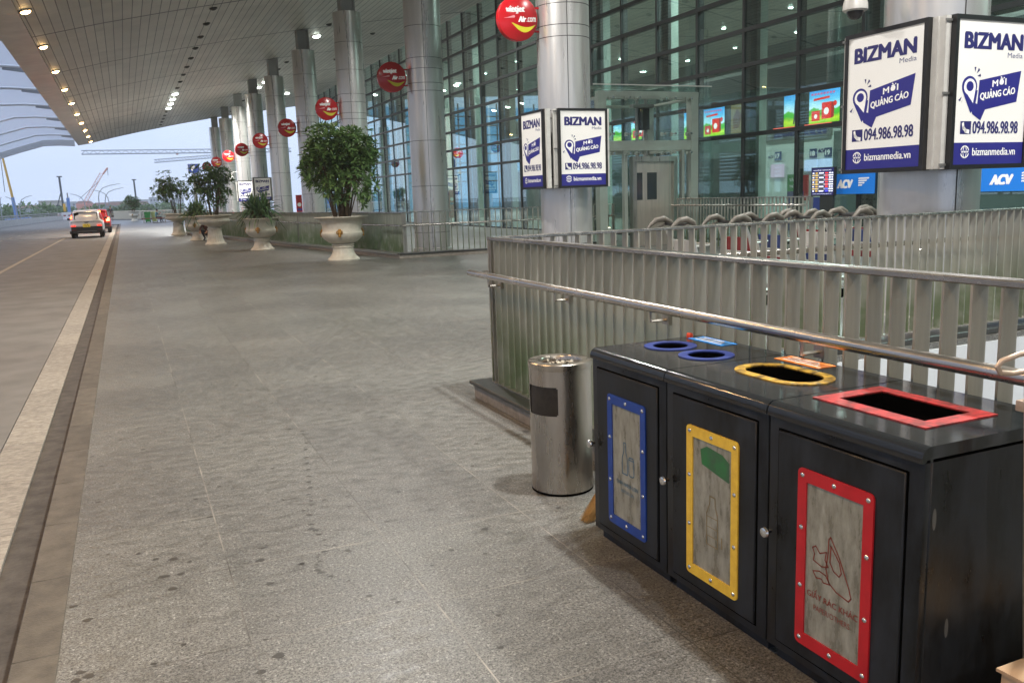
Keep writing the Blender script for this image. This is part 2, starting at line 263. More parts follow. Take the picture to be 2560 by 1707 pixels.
# ------------------------------------------------------------------ mesh builder
class MB:
    def __init__(s): s.v = []; s.f = []; s.m = []; s.mats = []
    def mi(s, m):
        if m not in s.mats: s.mats.append(m)
        return s.mats.index(m)
    def add(s, vs, fs, m, M=None):
        b = len(s.v); k = s.mi(m)
        s.v.extend([(M @ Vector(v)) if M else Vector(v) for v in vs])
        for f in fs: s.f.append(tuple(b+i for i in f)); s.m.append(k)
    def box(s, x0, x1, y0, y1, z0, z1, m, M=None):
        s.add([(x0, y0, z0), (x1, y0, z0), (x1, y1, z0), (x0, y1, z0), (x0, y0, z1), (x1, y0, z1), (x1, y1, z1), (x0, y1, z1)],
              [(0, 3, 2, 1), (4, 5, 6, 7), (0, 1, 5, 4), (1, 2, 6, 5), (2, 3, 7, 6), (3, 0, 4, 7)], m, M)
    def rbox(s, x0, x1, y0, y1, z0, z1, m, r=.01, seg=2, M=None):
        bm = bmesh.new(); bmesh.ops.create_cube(bm, size=1)
        for v in bm.verts: v.co = Vector((x0+(v.co.x+.5)*(x1-x0), y0+(v.co.y+.5)*(y1-y0), z0+(v.co.z+.5)*(z1-z0)))
        bmesh.ops.bevel(bm, geom=bm.edges[:], offset=r, segments=seg, affect='EDGES', profile=.6)
        s.bm(bm, m, M); bm.free()
    def bm(s, bm, m, M=None):
        bm.verts.ensure_lookup_table(); bm.verts.index_update()
        s.add([v.co.copy() for v in bm.verts], [[v.index for v in f.verts] for f in bm.faces], m, M)
    def tube(s, pts, r, m, n=8, r_end=None, caps=True, M=None):
        pts = [Vector(p) for p in pts]; k = len(pts); vs = []; fs = []
        rs = r if isinstance(r, (list, tuple)) else [r+((r_end-r)*i/(k-1) if r_end is not None else 0) for i in range(k)]
        up0 = None
        for i, p in enumerate(pts):
            d = (pts[min(i+1, k-1)]-pts[max(i-1, 0)])
            d = d.normalized() if d.length > 1e-9 else Vector((0, 0, 1))
            if up0 is None:
                up0 = d.cross(Vector((0, 0, 1)) if abs(d.z) < .9 else Vector((1, 0, 0))).normalized()
            a = (up0-d*up0.dot(d)).normalized(); up0 = a; b = d.cross(a)
            for j in range(n):
                t = 2*PI*j/n; vs.append(p+(a*math.cos(t)+b*math.sin(t))*rs[i])
        for i in range(k-1):
            for j in range(n):
                fs.append((i*n+j, i*n+(j+1) % n, (i+1)*n+(j+1) % n, (i+1)*n+j))
        if caps: fs.append(tuple(range(n))[::-1]); fs.append(tuple((k-1)*n+j for j in range(n)))
        s.add(vs, fs, m, M)
    def lathe(s, prof, m, n=32, c=(0, 0, 0), M=None, wob=None):
        vs = []; fs = []
        for (r, z) in prof:
            for j in range(n):
                t = 2*PI*j/n; q = r*(1+(wob(t, z) if wob else 0)); vs.append((c[0]+q*math.cos(t), c[1]+q*math.sin(t), c[2]+z))
        for i in range(len(prof)-1):
            for j in range(n): fs.append((i*n+j, i*n+(j+1) % n, (i+1)*n+(j+1) % n, (i+1)*n+j))
        s.add(vs, fs, m, M)
    def disc(s, c, r, m, n=24, nrm=(0, 0, 1), M=None):
        nrm = Vector(nrm).normalized(); a = nrm.cross(Vector((0, 0, 1)) if abs(nrm.z) < .9 else Vector((1, 0, 0))).normalized(); b = nrm.cross(a)
        s.add([Vector(c)+(a*math.cos(2*PI*j/n)+b*math.sin(2*PI*j/n))*r for j in range(n)], [tuple(range(n))], m, M)
    def poly(s, outer, holes, to3, m):
        """flat polygon with holes, 2-D points mapped by to3"""
        loops = [[Vector((p[0], p[1], 0)) for p in outer]]+[[Vector((p[0], p[1], 0)) for p in h] for h in holes]
        tri = tessellate_polygon(loops); flat = [p for l in loops for p in l]; fs = []
        for a, b, c in tri:
            A, B, C_ = flat[a], flat[b], flat[c]
            if (B-A).cross(C_-A).z < 0: a, c = c, a
            fs.append((a, b, c))
        s.add([to3(p.x, p.y) for p in flat], fs, m)
    def prism(s, outer, to3a, to3b, m):
        """polygon extruded between two mappings (a = front)"""
        n = len(outer)
        s.poly(outer, [], to3a, m)
        vs = [to3a(*p) for p in outer]+[to3b(*p) for p in outer]
        s.add(vs, [(i, n+i, n+(i+1) % n, (i+1) % n) for i in range(n)]+[tuple(range(n, 2*n))], m)
    def build(s, name, parent=None, smooth=40, loc=None, rot=None):
        me = bpy.data.meshes.new(name); me.from_pydata([tuple(v) for v in s.v], [], s.f)
        for m in s.mats: me.materials.append(m)
        for p, k in zip(me.polygons, s.m): p.material_index = k
        me.update()
        if smooth:
            me.shade_smooth(); me.set_sharp_from_angle(angle=R(smooth))
        o = bpy.data.objects.new(name, me); COL.objects.link(o)
        if parent: o.parent = parent
        if loc: o.location = loc
        if rot: o.rotation_euler = rot
        return o

def tag(o, label=None, cat=None, group=None, kind=None):
    if label: o['label'] = label
    if cat: o['category'] = cat
    if group: o['group'] = group
    if kind: o['kind'] = kind
    return o
def empty(name, loc=(0, 0, 0), rz=0, label=None, cat=None, group=None):
    o = bpy.data.objects.new(name, None); o.empty_display_size = .2; COL.objects.link(o)
    o.location = loc; o.rotation_euler = (0, 0, rz); return tag(o, label, cat, group)
def copy_tree(o, parent=None):
    c = o.copy(); COL.objects.link(c)
    if parent: c.parent = parent
    for ch in list(o.children): copy_tree(ch, c)
    return c
ORD = "first second third fourth fifth sixth seventh eighth ninth tenth eleventh twelfth thirteenth fourteenth fifteenth sixteenth seventeenth eighteenth nineteenth twentieth".split()

# ------------------------------------------------------------------ lettering
_tc = {}
def text_geo(txt, bold=0.):
    k = (txt, bold)
    if k in _tc: return _tc[k]
    cu = bpy.data.curves.new("lettering", 'FONT'); cu.body = txt; cu.size = 1; cu.resolution_u = 3; cu.offset = bold
    o = bpy.data.objects.new("lettering", cu); COL.objects.link(o)
    dg = bpy.context.evaluated_depsgraph_get(); dg.update()
    me = bpy.data.meshes.new_from_object(o.evaluated_get(dg))
    vs = [(v.co.x, v.co.y) for v in me.vertices]; fs = [tuple(p.vertices) for p in me.polygons]
    bpy.data.objects.remove(o); bpy.data.curves.remove(cu); bpy.data.meshes.remove(me)
    if vs:
        x0 = min(v[0] for v in vs); x1 = max(v[0] for v in vs); y0 = min(v[1] for v in vs); y1 = max(v[1] for v in vs)
    else: x0 = x1 = y0 = y1 = 0
    _tc[k] = (vs, fs, x0, x1, y0, y1); return _tc[k]
def put_text(mb, txt, x0, y0, w, h, to3, m, bold=0., shear=0., slope=0.):
    """letters stretched to fill the box x0..x0+w, y0..y0+h"""
    if bold > .004:
        k = 2 if bold < .02 else 3 if bold < .04 else 5; dx = bold*h*2.6
        ex = (to3(x0+1, y0)-to3(x0, y0)); ey = (to3(x0, y0+1)-to3(x0, y0)); nn = ex.cross(ey).normalized(); dy = dx*ex.length/ey.length*.45
        for i in range(k):
            o_ = (i/(k-1)-.5)*dx*2; v_ = dy*(1 if i % 2 else -1) if k > 2 else 0
            put_text(mb, txt, x0+dx+o_, y0+dy+v_, w-2*dx, h-2*dy, (lambda x, y, i=i: to3(x, y)+nn*(.00025*i)), m, 0, shear, slope)
        return
    vs, fs, a, b, c, d = text_geo(txt, 0)
    if not vs: return
    P = []
    for (x, y) in vs:
        u = x0+(x-a)/(b-a)*w; v = y0+(y-c)/(d-c)*h
        u += shear*(v-y0); v += slope*(u-x0); P.append(to3(u, v))
    fs2 = []
    for f in fs:
        A, B, C_ = [Vector((vs[i][0], vs[i][1], 0)) for i in f[:3]]
        fs2.append(f if (B-A).cross(C_-A).z > 0 else f[::-1])
    mb.add(P, fs2, m)
def plane_map(origin, udir, off=0.):
    """u along udir, v up; the viewer stands on the side of udir x up"""
    o = Vector(origin); u = Vector(udir).normalized(); n = u.cross(Vector((0, 0, 1)))
    return lambda x, y, d=0.: o+u*x+Vector((0, 0, 1))*y+n*(off+d)
def lay(to3, d): return lambda x, y: to3(x, y, d)
def circ(cx, cy, r, n=20, ry=None, a0=0, a1=2*PI):
    ry = ry or r; full = abs(a1-a0-2*PI) < 1e-6
    return [(cx+r*math.cos(a0+(a1-a0)*i/(n if full else n-1)), cy+ry*math.sin(a0+(a1-a0)*i/(n if full else n-1))) for i in range(n)]
def stroke(mb, pts, w, to3, m, closed=False):
    k = len(pts)
    for i in range(k if closed else k-1):
        a = Vector(pts[i]); b = Vector(pts[(i+1) % k]); d = b-a
        if d.length < 1e-6: continue
        d.normalize(); n = Vector((-d.y, d.x))*w/2; a = a-d*w*.4; b = b+d*w*.4
        q = [a-n, b-n, b+n, a+n]; mb.add([to3(p.x, p.y) for p in q], [(0, 1, 2, 3)], m)

# ------------------------------------------------------------------ setting: ground, road, pavement
mb = MB(); mb.box(-419, 419, -59, 639, -8.2, -8, mat("terrain_soil", '#8a8d78', .9, var=.3, vscale=.02))
tag(mb.build("ground"), kind='structure')
ZR = -.08
mb = MB(); mb.box(-12.2, -.97, -40, 175, -.6, ZR, M_ASPH); mb.box(-.97, -.52, -40, 91.3, -.6, ZR-.01, M_ASPH)
tag(mb.build("road"), kind='structure')
# pale granite gutter strip and dark channel beside the pavement edge
mb = MB()
y = -38.
while y < 91:
    mb.box(-.955, -.70, y, y+.995, ZR-.2, ZR+.012, M_KERB); y += 1.0
mb.box(-1.95, -.70, 91.02, 91.3, ZR-.2, ZR+.012, M_KERB)
tag(mb.build("kerb_strip"), kind='structure')
mb = MB(); mb.box(-.70, -.53, -38, 91.02, ZR-.2, ZR-.005, M_GUTTER); tag(mb.build("gutter"), kind='structure')
# pavement edge stones
mb = MB(); y = -38.
while y < 91.3:
    mb.rbox(-.53, -.375, y, y+.737, -.3, .0035, M_TAN, r=.003, seg=1); y += .7385
tag(mb.build("pavement_edge"), kind='structure')
# pavement slabs with the stair opening left free
OX0, OX1, OY0, OY1 = 2.78, 11.0, -7.0, 6.02
mb = MB()
for (a, b, c, d) in ((-.375, OX0, -40, 124), (OX0, OX1, OY1, 124), (OX0, OX1, -40, OY0), (OX1, 16.4, -40, 124)):
    mb.box(a, b, c, d, -.5, 0, M_TILE)
mb.box(-2.0, -.375, 91.3, 124, -.5, -.0, M_TILE)
tag(mb.build("pavement"), kind='structure')
mb = MB(); mb.box(16.4, 60, -40, 88, -.5, .0, M_HALLFLOOR); tag(mb.build("hall_floor"), kind='structure')
# lane line, dashes and a drain grating across the road
mb = MB(); mb.box(-3.36, -3.24, -30, 56.4, ZR, ZR+.004, M_LINE)
for yy in range(20, 150, 3): mb.box(-6.6, -6.5, yy*1.6, yy*1.6+1.4, ZR, ZR+.004, M_LINE)
tag(mb.build("lane_line"), kind='structure')
mb = MB(); mb.box(-12.1, -.97, 56.75, 57.0, ZR, ZR+.004, mat("drain_iron", '#2c2825', .7)); tag(mb.build("drain"), kind='structure')
# damp drips and old gum on the paving
mb = MB(); M_DAMP = mat("damp_spot", '#45433f', .4, var=.3, vscale=30); sr = random.Random(21)
SPOTS = [(0.96, 5.69), (0.93, 5.54), (0.9, 5.36), (0.88, 5.23), (0.86, 5.1), (0.84, 4.97), (0.82, 4.86), (0.81, 4.76), (0.78, 4.65), (0.77, 4.54), (0.76, 4.47), (0.72, 4.33), (0.7, 4.19), (0.69, 4.13), (0.71, 4.1), (0.71, 4.04), (0.72, 3.96), (0.71, 3.89), (0.69, 3.82), (0.65, 3.77), (0.65, 3.72), (0.63, 3.69), (0.62, 3.66), (0.62, 3.63), (0.63, 3.6), (0.57, 3.73), (0.66, 3.54), (0.79, 3.78), (1.05, 4.04), (0.84, 3.2), (0.85, 3.17), (0.76, 3.28), (0.72, 3.46), (1.45, 3.71), (0.05, 4.07), (-0.0, 3.89), (0.07, 3.88), (0.03, 3.74), (-0.29, 3.6), (0.44, 4.0), (0.41, 3.86), (0.41, 3.59), (0.57, 3.73), (-0.3, 3.18), (-0.31, 3.13), (-0.27, 3.14), (0.35, 2.97), (-0.35, 3.76)]
SPOTS += [(sr.uniform(-.3, 2.2), sr.uniform(2.2, 12)) for _ in range(110)]+[(sr.uniform(-.3, 5), sr.uniform(8, 20)) for _ in range(70)]
for k, (x, y) in enumerate(SPOTS):
    a = (sr.uniform(.006, .013) if k < 33 else sr.uniform(.009, .019) if k < 48 else sr.uniform(.003, .011)); n = 11; ph = sr.uniform(0, 6)
    mb.add([(x+a*(1+.3*math.sin(3*t+ph))*math.cos(t)*1.3, y+a*(1+.25*math.sin(2*t+ph))*math.sin(t), .0012) for t in [2*PI*i/n for i in range(n)]], [tuple(range(n))], M_DAMP)
tag(mb.build("damp_spots", smooth=0), kind='stuff')
# walls of the stair opening below the floor
mb = MB()
mb.box(OX0, OX1, OY1, OY1+.25, -5.5, -.001-.5, M_WHITEWALL); mb.box(OX0, OX1, OY1-.02, OY1, -5.5, -.06, M_WHITEWALL)
mb.box(OX1, OX1+.2, OY0, OY1, -5.5, -.501, M_WHITEWALL); mb.box(OX1-.02, OX1, OY0, OY1-.02, -5.5, -.06, M_WHITEWALL)
tag(mb.build("stairwell_wall"), "white painted wall inside the opening behind the near railing", "wall")
mb = MB(); mb.box(OX0-.5, OX1+.5, OY0, OY1+.3, -5.7, -5.5, M_GUTTER); tag(mb.build("lower_floor"), kind='structure')

# ------------------------------------------------------------------ roof: soffit, fascia, street canopy
YA, YB = -34.0, 86.5
PROF = [(-2.2, 7.2), (0, 7.75), (2.16, 8.23), (5.3, 8.87), (8.4, 9.44), (12.4, 10.05), (16.4, 10.6), (22, 11.0), (30, 11.5), (46, 12.0)]
def ceil_z(x):
    for (a, za), (b, zb) in zip(PROF, PROF[1:]):
        if a <= x <= b: return za+(zb-za)*(x-a)/(b-a)
    return PROF[-1][1]
mb = MB(); vs = []; fs = []
for x, z in PROF: vs += [(x, YA, z), (x, YB, z)]
for i in range(len(PROF)-1): fs.append((2*i, 2*i+1, 2*i+3, 2*i+2))
mb.add(vs, fs, M_CEIL)
k = len(PROF); top = [(x, z+.9) for x, z in PROF]
mb.add([(x, yy, z) for x, z in top for yy in (YA, YB)], [(2*i, 2*i+2, 2*i+3, 2*i+1) for i in range(k-1)], M_ALU)
mb.add([(x, YB, z) for x, z in PROF]+[(x, YB, z) for x, z in top], [(i, i+1, k+i+1, k+i) for i in range(k-1)], M_FASCIA)
tag(mb.build("ceiling", smooth=20), kind='structure')
mb = MB()
for i in range(40):
    y0 = YB-i*3.0; y1 = y0-2.985
    if y1 < YA: break
    mb.prism([(-3.1, 7.05), (-2.215, 7.19), (-2.215, 8.0), (-3.1, 7.6)], lambda a, b, y1=y1: (a, y1, b), lambda a, b, y0=y0: (a, y0, b), M_FASCIA)
tag(mb.build("roof_fascia", smooth=0), "beige metal fascia band along the roof edge above the road", "fascia")

canopy = empty("street_canopy", (0, 0, 0), 0, "pale curved ribbed canopy sloping down over the road beside the roof edge", "canopy")
CP = [(-3.35, 7.40), (-4.6, 7.46), (-5.8, 7.42), (-7.6, 6.90), (-9.3, 6.36), (-11.0, 5.6), (-12.3, 4.6), (-13.1, 3.3), (-13.4, 1.8)]
M_CAN = mat("canopy_sheet", '#cfd6df', .35, 0)
_t = M_CAN.node_tree; _b = _t.nodes["Principled BSDF"]; _tr = _t.nodes.new("ShaderNodeBsdfTranslucent"); _tr.inputs['Color'].default_value = (.92, .95, 1, 1)
_mx = _t.nodes.new("ShaderNodeMixShader"); _mx.inputs[0].default_value = .62
_t.links.new(_b.outputs[0], _mx.inputs[1]); _t.links.new(_tr.outputs[0], _mx.inputs[2]); _t.links.new(_mx.outputs[0], _t.nodes["Material Output"].inputs[0])
RIBS = [79.9-7.55*i for i in range(15)]
mb = MB()
edges = sorted([YA]+[r for r in RIBS if r > YA]+[YB])
CS = CP[:5]
for a, b in zip(edges, edges[1:]):
    n = len(CS)
    mb.add([(x, a+.06, z+.10) for x, z in CS]+[(x, b-.06, z+.10) for x, z in CS]+[(x, a+.06, z+.13) for x, z in CS]+[(x, b-.06, z+.13) for x, z in CS],
           [(i, i+1, n+i+1, n+i) for i in range(n-1)]+[(2*n+i, 3*n+i, 3*n+i+1, 2*n+i+1) for i in range(n-1)], M_CAN)
mb.build("sheeting", canopy)
M_RIB = mat("canopy_rib_paint", '#dde1e5', .4, .1); M_BRK = mat("canopy_bracket_grey", '#9fa5aa', .5, .2)
def rib_mesh(yy):
    mb = MB(); mb.tube([(x, yy, z+.04) for x, z in CP[:]], .065, M_RIB, n=10); return mb
proto = None
for yy in RIBS:
    if proto is None:
        proto = rib_mesh(0).build("rib", canopy); proto.location = (0, yy, 0)
        b_ = MB(); b_.prism([(-3.12, 7.22), (-3.12, 7.5), (-4.0, 7.42), (-4.0, 7.33)], lambda a, b: (a, -.05, b), lambda a, b: (a, .05, b), M_BRK)
        bro = b_.build("bracket", canopy, smooth=0); bro.location = (0, yy, 0)
    else:
        o = proto.copy(); COL.objects.link(o); o.location = (0, yy, 0)
        o = bro.copy(); COL.objects.link(o); o.location = (0, yy, 0)
mb = MB()
n = len(CP)
lo = [(x, z-.42) for x, z in CP]
pr = [(x, z+.02) for x, z in CP]+lo[::-1]
mb.prism(pr, lambda a, b: (a, YB-.3, b), lambda a, b: (a, YB, b), M_RIB); mb.tube([(x, YB+.02, z+.02) for x, z in CP], .13, M_WHITEALU, n=10)
mb.build("end_beam", canopy, smooth=0)
n = len(CP); mb = MB()
for j in range(4, n-1):
    for q in range(5):
        t = q/5; xx = CP[j][0]+(CP[j+1][0]-CP[j][0])*t; zz = CP[j][1]+(CP[j+1][1]-CP[j][1])*t; dx = (CP[j+1][0]-CP[j][0])*.11; dz = (CP[j+1][1]-CP[j][1])*.11
        mb.prism([(xx, zz+.09), (xx+dx, zz+dz+.09), (xx+dx, zz+dz+.12), (xx, zz+.12)], lambda a, b: (a, YA, b), lambda a, b: (a, YB-.05, b), M_RIB)
mb.build("louvres", canopy, smooth=0)
mb = MB()
for yy in RIBS[::2]: mb = MB(); mb.tube([(-13.4, yy, -.6), (-13.4, yy, 1.85)], .16, M_RIB, n=12); mb.build("post", canopy)

# eave downlights: warm lamps set in the soffit edge, one lit fitting each
def spot(loc, energy, col, cone=150, blend=.6, r=.12, rot=(0, 0, 0), parent=None):
    d = bpy.data.lights.get("%g_%g_%s" % (energy, cone, str(col)))
    if d is None:
        d = bpy.data.lights.new("%g_%g_%s" % (energy, cone, str(col)), 'SPOT'); d.energy = energy; d.color = col; d.spot_size = R(cone); d.spot_blend = blend; d.shadow_soft_size = r
    o = bpy.data.objects.new("lamp_light", d); COL.objects.link(o); o.location = loc; o.rotation_euler = rot
    if parent: o.parent = parent
    return o
def lamp_mesh(r, mlamp, mring):
    mb = MB(); mb.lathe([(r*1.28, .02), (r*1.28, -.03), (r*1.02, -.035), (r, -.02)], mring, n=20); mb2 = MB(); mb2.lathe([(r*math.cos(t), -.02-r*.55*math.sin(t)) for t in [PI/2*i/5 for i in range(5)]]+[(.001, -.02-r*.55)], mlamp, n=20)
    return mb, mb2
E_EAVE, E_FLOOD, E_HALL = 480, 1950, 4200
slope_e = math.atan2(.55, 2.2)
eave0 = None
vis = 0
EY = [-19.2+6.07*i for i in range(18)]
for yy in EY:
    if eave0 is None:
        eave0 = empty("eave_downlight"); a, b = lamp_mesh(.14, M_LAMPWARM, M_ALU); a.build("trim_ring", eave0); b.build("bulb", eave0); e = eave0
        spot((0, 0, -.14), E_EAVE, (1, .62, .30), 140, .8, parent=eave0)
    else: e = copy_tree(eave0)
    e.location = (-2.02, yy, 7.245-.01); e.rotation_euler = (0, -slope_e, 0)
    seen = 28 < yy
    if seen: vis += 1
    tag(e, ("glowing warm eave downlight, %s one down from the top left corner" % ORD[vis-1]) if seen else "warm eave downlight over the near kerb, outside the view", "downlight", "warm downlights along the roof edge")
# row of round ceiling lamps over the pavement, mostly unlit, and a second row nearer the glass
def ceil_row(X, y0, step, n, lit, cat_row):
    off0 = on0 = None; cnt = 0
    sl = math.atan2(ceil_z(X+.5)-ceil_z(X-.5), 1)
    for i in range(n):
        yy = y0+step*i
        if yy > 85.8: break
        on = lit(i, yy)
        if on:
            if on0 is None:
                on0 = empty("ceiling_floodlight"); a, b = lamp_mesh(.2, M_LAMPCOOL, M_ALU); a.build("trim_ring", on0); b.build("bulb", on0); e = on0
                spot((0, 0, -.2), E_FLOOD, (1, .975, .93), 150, .7, r=.16, parent=on0)
            else: e = copy_tree(on0)
            tag(e, "lit white round floodlight %s in the ceiling row %s" % ("number "+str(i+1)+" from the near end" if 0 else ORD[min(cnt, 19)]+" lit one along", cat_row), "floodlight", "lit ceiling floodlights "+cat_row)
            cnt += 1
        else:
            if off0 is None:
                off0 = empty("ceiling_lamp"); a, b = lamp_mesh(.11, M_LAMPOFF, M_LAMPOFF); a.build("trim_ring", off0); b.build("bulb", off0); e = off0
            else: e = copy_tree(off0)
            tag(e, "small unlit dark round lamp in the plank ceiling row "+cat_row, "ceiling lamp", "unlit ceiling lamps "+cat_row)
        e.location = (X, yy, ceil_z(X)-.012); e.rotation_euler = (0, -sl, 0)
NEAR_LIT = lambda yy: any(abs(yy-q) < 1.45 for q in (-9.2, 2.3, 13.8))
ceil_row(3.66, 22.6-2.87*12, 2.87, 34, lambda i, yy: 58 < yy < 69 or NEAR_LIT(yy), "above the urns")
ceil_row(9.53, 21.5-2.87*12, 2.87, 34, lambda i, yy: 61 < yy < 66.5 or any(abs(yy-q) < 1.45 for q in (-6.5, 2.2, 7.9, 28, 45)), "above the silver columns")
ceil_row(12.8, 19.8-8.72*3, 8.72, 10, lambda i, yy: yy > 70 or abs(yy-11.1) < 2 or abs(yy-37.2) < 2, "before the glass wall")

# ------------------------------------------------------------------ silver columns
CY = [7.2, 16.1, 24.85, 33.65, 42.4, 51.2, 59.6, 67.6, 76.6, 85.6]
CX, CR = 8.4, .53
def column_parts(root):
    mb = MB(); mb.lathe([(CR, 0.0), (CR, 8.5), (CR-.06, 8.5), (0.01, 8.5)], M_COLSTEEL, n=56)
    for z in (.55, 1.9, 3.2, 4.6, 4.82, 5.22, 5.52, 6.4, 7.4): mb.lathe([(CR-.004, z-.006), (CR+.0025, z-.006), (CR+.0025, z+.006), (CR-.004, z+.006)], M_SEAM, n=56)
    for a in (252, 12, 132):
        t = R(a); p = Vector((math.cos(t), math.sin(t), 0)); q = Vector((-math.sin(t), math.cos(t), 0))*.006
        mb.add([p*(CR+.003)-q+Vector((0, 0, .02)), p*(CR+.003)+q+Vector((0, 0, .02)), p*(CR+.003)+q+Vector((0, 0, 8.48)), p*(CR+.003)-q+Vector((0, 0, 8.48))], [(0, 1, 2, 3)], M_SEAM)
    mb.build("shaft", root)
    mb = MB(); mb.box(-.2, .2, -.2, .2, 8.5, ceil_z(CX)-.02, M_ALU)
    mb.box(-.27, -.203, -.26, .26, 8.5, ceil_z(CX)+.0, M_ALU); mb.box(.203, .27, -.26, .26, 8.5, ceil_z(CX)+.0, M_ALU); mb.build("post", root, smooth=0)
    mb = MB(); mb.lathe([(CR+.05, 0), (CR+.05, .08), (CR+.01, .1), (CR, .1)], M_COLSTEEL, n=48); mb.build("base_ring", root)
cnames = ["nearest thick silver column behind the two large ad boxes", "silver column with ad boxes standing left of the glass lift", "silver column at the corner of the far railing, second disc sign",
          "silver column behind the big leafy urn bush", "silver column with the red disc sign at the left edge of the bush", "silver column with ad box seen right above the spiky plant",
          "silver column whose ad box is half hidden by the spiky plant", "silver column behind the second leafy bush, three from the end", "second last silver column, behind the far bushes", "last silver column at the far end of the roof"]
col0 = None
for i, yy in enumerate(CY):
    if col0 is None: col0 = empty("column"); column_parts(col0); c = col0
    else: c = copy_tree(col0)
    c.location = (CX, yy, 0); tag(c, cnames[i], "column", "silver columns along the pavement")

# red round airline signs on the columns
def disc_sign():
    root = empty("disc_sign"); r = .425
    mb = MB(); M = Matrix.Rotation(R(90), 4, 'X')
    mb.lathe([(.001, -.07), (r-.02, -.07), (r, -.055), (r, .055), (r-.02, .07), (.001, .07)], M_SIGNRED, n=48, M=M); mb.build("drum", root)
    for s in (-1, 1):
        mb = MB(); to = plane_map((0, s*.07, 0), (1, 0, 0) if s < 0 else (-1, 0, 0), .003); to2 = lambda x, y: to(x*r, y*r)
        put_text(mb, "vietjet", -.66, .16, .98, .36, to2, M_WHITETXT, .035, shear=.12, slope=.05)
        put_text(mb, "Air", -.02, -.16, .4, .26, to2, M_WHITETXT, .04, shear=.15, slope=.03); put_text(mb, ".com", .42, -.14, .46, .2, to2, M_WHITETXT, .005, slope=.03)
        arc = [(-.36+1.22*t, -.20-.50*math.sin(PI*t*.86)+.16*t) for t in [i/14 for i in range(15)]]
        arc2 = [(-.36+1.22*t, -.20-.50*math.sin(PI*t*.86)+.16*t+.24*math.sin(PI*min(1, t*1.02))**.8) for t in [i/14 for i in range(15)]]
        mb.poly(arc+arc2[::-1][1:-1], [], to2, M_SIGNYEL)
        mb.poly([(-.75, -.02), (-.2, .02), (-.16, .09), (-.22, .13), (-.5, .04)], [], to2, M_SIGNPINK)
        mb.build("lettering", root, smooth=0)
    mb = MB()
    for z in (-.22, .22): mb.box(r-.06 if 0 else .36, .62, -.02, .02, z-.02, z+.02, M_SIGNRED)
    mb.box(.50, .55, -.035, .035, -.36, .36, M_SIGNRED); mb.build("bracket", root, smooth=0)
    return root
sg0 = None
snames = {1: "largest red round airline sign at the top, nearest the camera", 2: "second largest red round airline sign on the column above the railing corner", 3: "red round airline sign just above the big leafy bush",
          4: "red round airline sign left of the big bush crown", 5: "red round sign between the big bush and the far columns", 6: "red round sign in the middle of the far run of discs", 7: "brightest small red round sign, third from the far end",
          8: "small dark red round sign, second from the far end", 9: "smallest red round sign over the second bush, last of the run"}
for i in range(1, 10):
    if sg0 is None: sg0 = disc_sign(); s_ = sg0
    else: s_ = copy_tree(sg0)
    s_.location = (7.40, CY[i], 5.0 if i != 1 else 4.96); tag(s_, snames[i], "sign", "red round signs on the columns")

# ------------------------------------------------------------------ advert light boxes
def poster(to, W, H, name, parent):
    """white poster with navy strip, pin, speech banner and lettering; u 0..W, v 0..H"""
    mb = MB(); q = lambda d: (lambda x, y: to(x*W, y*H, d)); A = W/H
    mb.poly([(0, .155), (1, .155), (1, 1), (0, 1)], [], q(0), M_WHITEPOST); mb.poly([(0, 0), (1, 0), (1, .155), (0, .155)], [], q(0), M_NAVY)
    put_text(mb, "BIZMAN", .085, .805, .83, .115, q(.002), M_NAVYTXT, .045)
    put_text(mb, "Media", .70, .752, .215, .036, q(.002), M_GREYTXT, .0)
    # banner
    mb.poly([(.32, .59), (.91, .665), (.865, .445), (.30, .372)], [], q(.002), M_NAVY)
    mb.poly([(.20, .45), (.32, .42), (.42, .39), (.36, .31), (.24, .355)], [], q(.0022), M_NAVY)
    mb.poly(circ(.185, .545, .105, 24, .105*A*.95), [], q(.0025), M_NAVY); mb.poly([(.085, .52), (.30, .52), (.275, .41), (.215, .36)], [], q(.0026), M_NAVY)
    mb.poly(circ(.19, .543, .082, 24, .082*A*.95), [], q(.003), M_WHITETXT); mb.poly([(.112, .525), (.268, .525), (.243, .43)], [], q(.0031), M_WHITETXT)
    mb.poly(circ(.19, .547, .05, 24, .05*A*.95), [], q(.0036), M_NAVY)
    for (a, b, c, d, e, f) in ((.24, .68, .265, .68, .255, .645), (.30, .675, .32, .66, .275, .635), (.33, .635, .335, .615, .285, .618), (.04, .45, .085, .475, .065, .44), (.09, .44, .1, .46, .08, .43)):
        mb.poly([(a, b), (c, d), (e, f)], [], q(.002), M_NAVYTXT)
    put_text(mb, "MỜI", .50, .545, .20, .064, q(.004), M_WHITETXT, .02, slope=.13*A)
    put_text(mb, "QUẢNG CÁO", .335, .445, .50, .074, q(.004), M_WHITETXT, .02, slope=.13*A)
    # phone
    mb.poly([(.085, .215), (.235, .215), (.235, .305), (.085, .305)], [], q(.002), M_NAVYTXT)
    stroke(mb, [(.12, .285), (.13, .258), (.16, .238), (.20, .232)], .028, q(.003), M_WHITETXT)
    put_text(mb, "094.986.98.98", .255, .217, .655, .09, q(.002), M_NAVYTXT, .02)
    put_text(mb, "bizmanmedia.vn", .27, .062, .62, .056, q(.002), M_WHITETXT, .015)
    mb.poly(circ(.165, .09, .062, 24, .062*A), [circ(.165, .09, .05, 24, .05*A)], q(.002), M_WHITETXT)
    mb.poly(circ(.165, .09, .028, 20, .058*A), [circ(.165, .09, .018, 20, .05*A)], q(.002), M_WHITETXT)
    mb.poly([(.10, .078), (.23, .078), (.23, .102), (.10, .102)], [], q(.0025), M_NAVY); put_text(mb, "www", .112, .081, .106, .017, q(.003), M_WHITETXT, .02)
    return mb.build(name, parent, smooth=0)
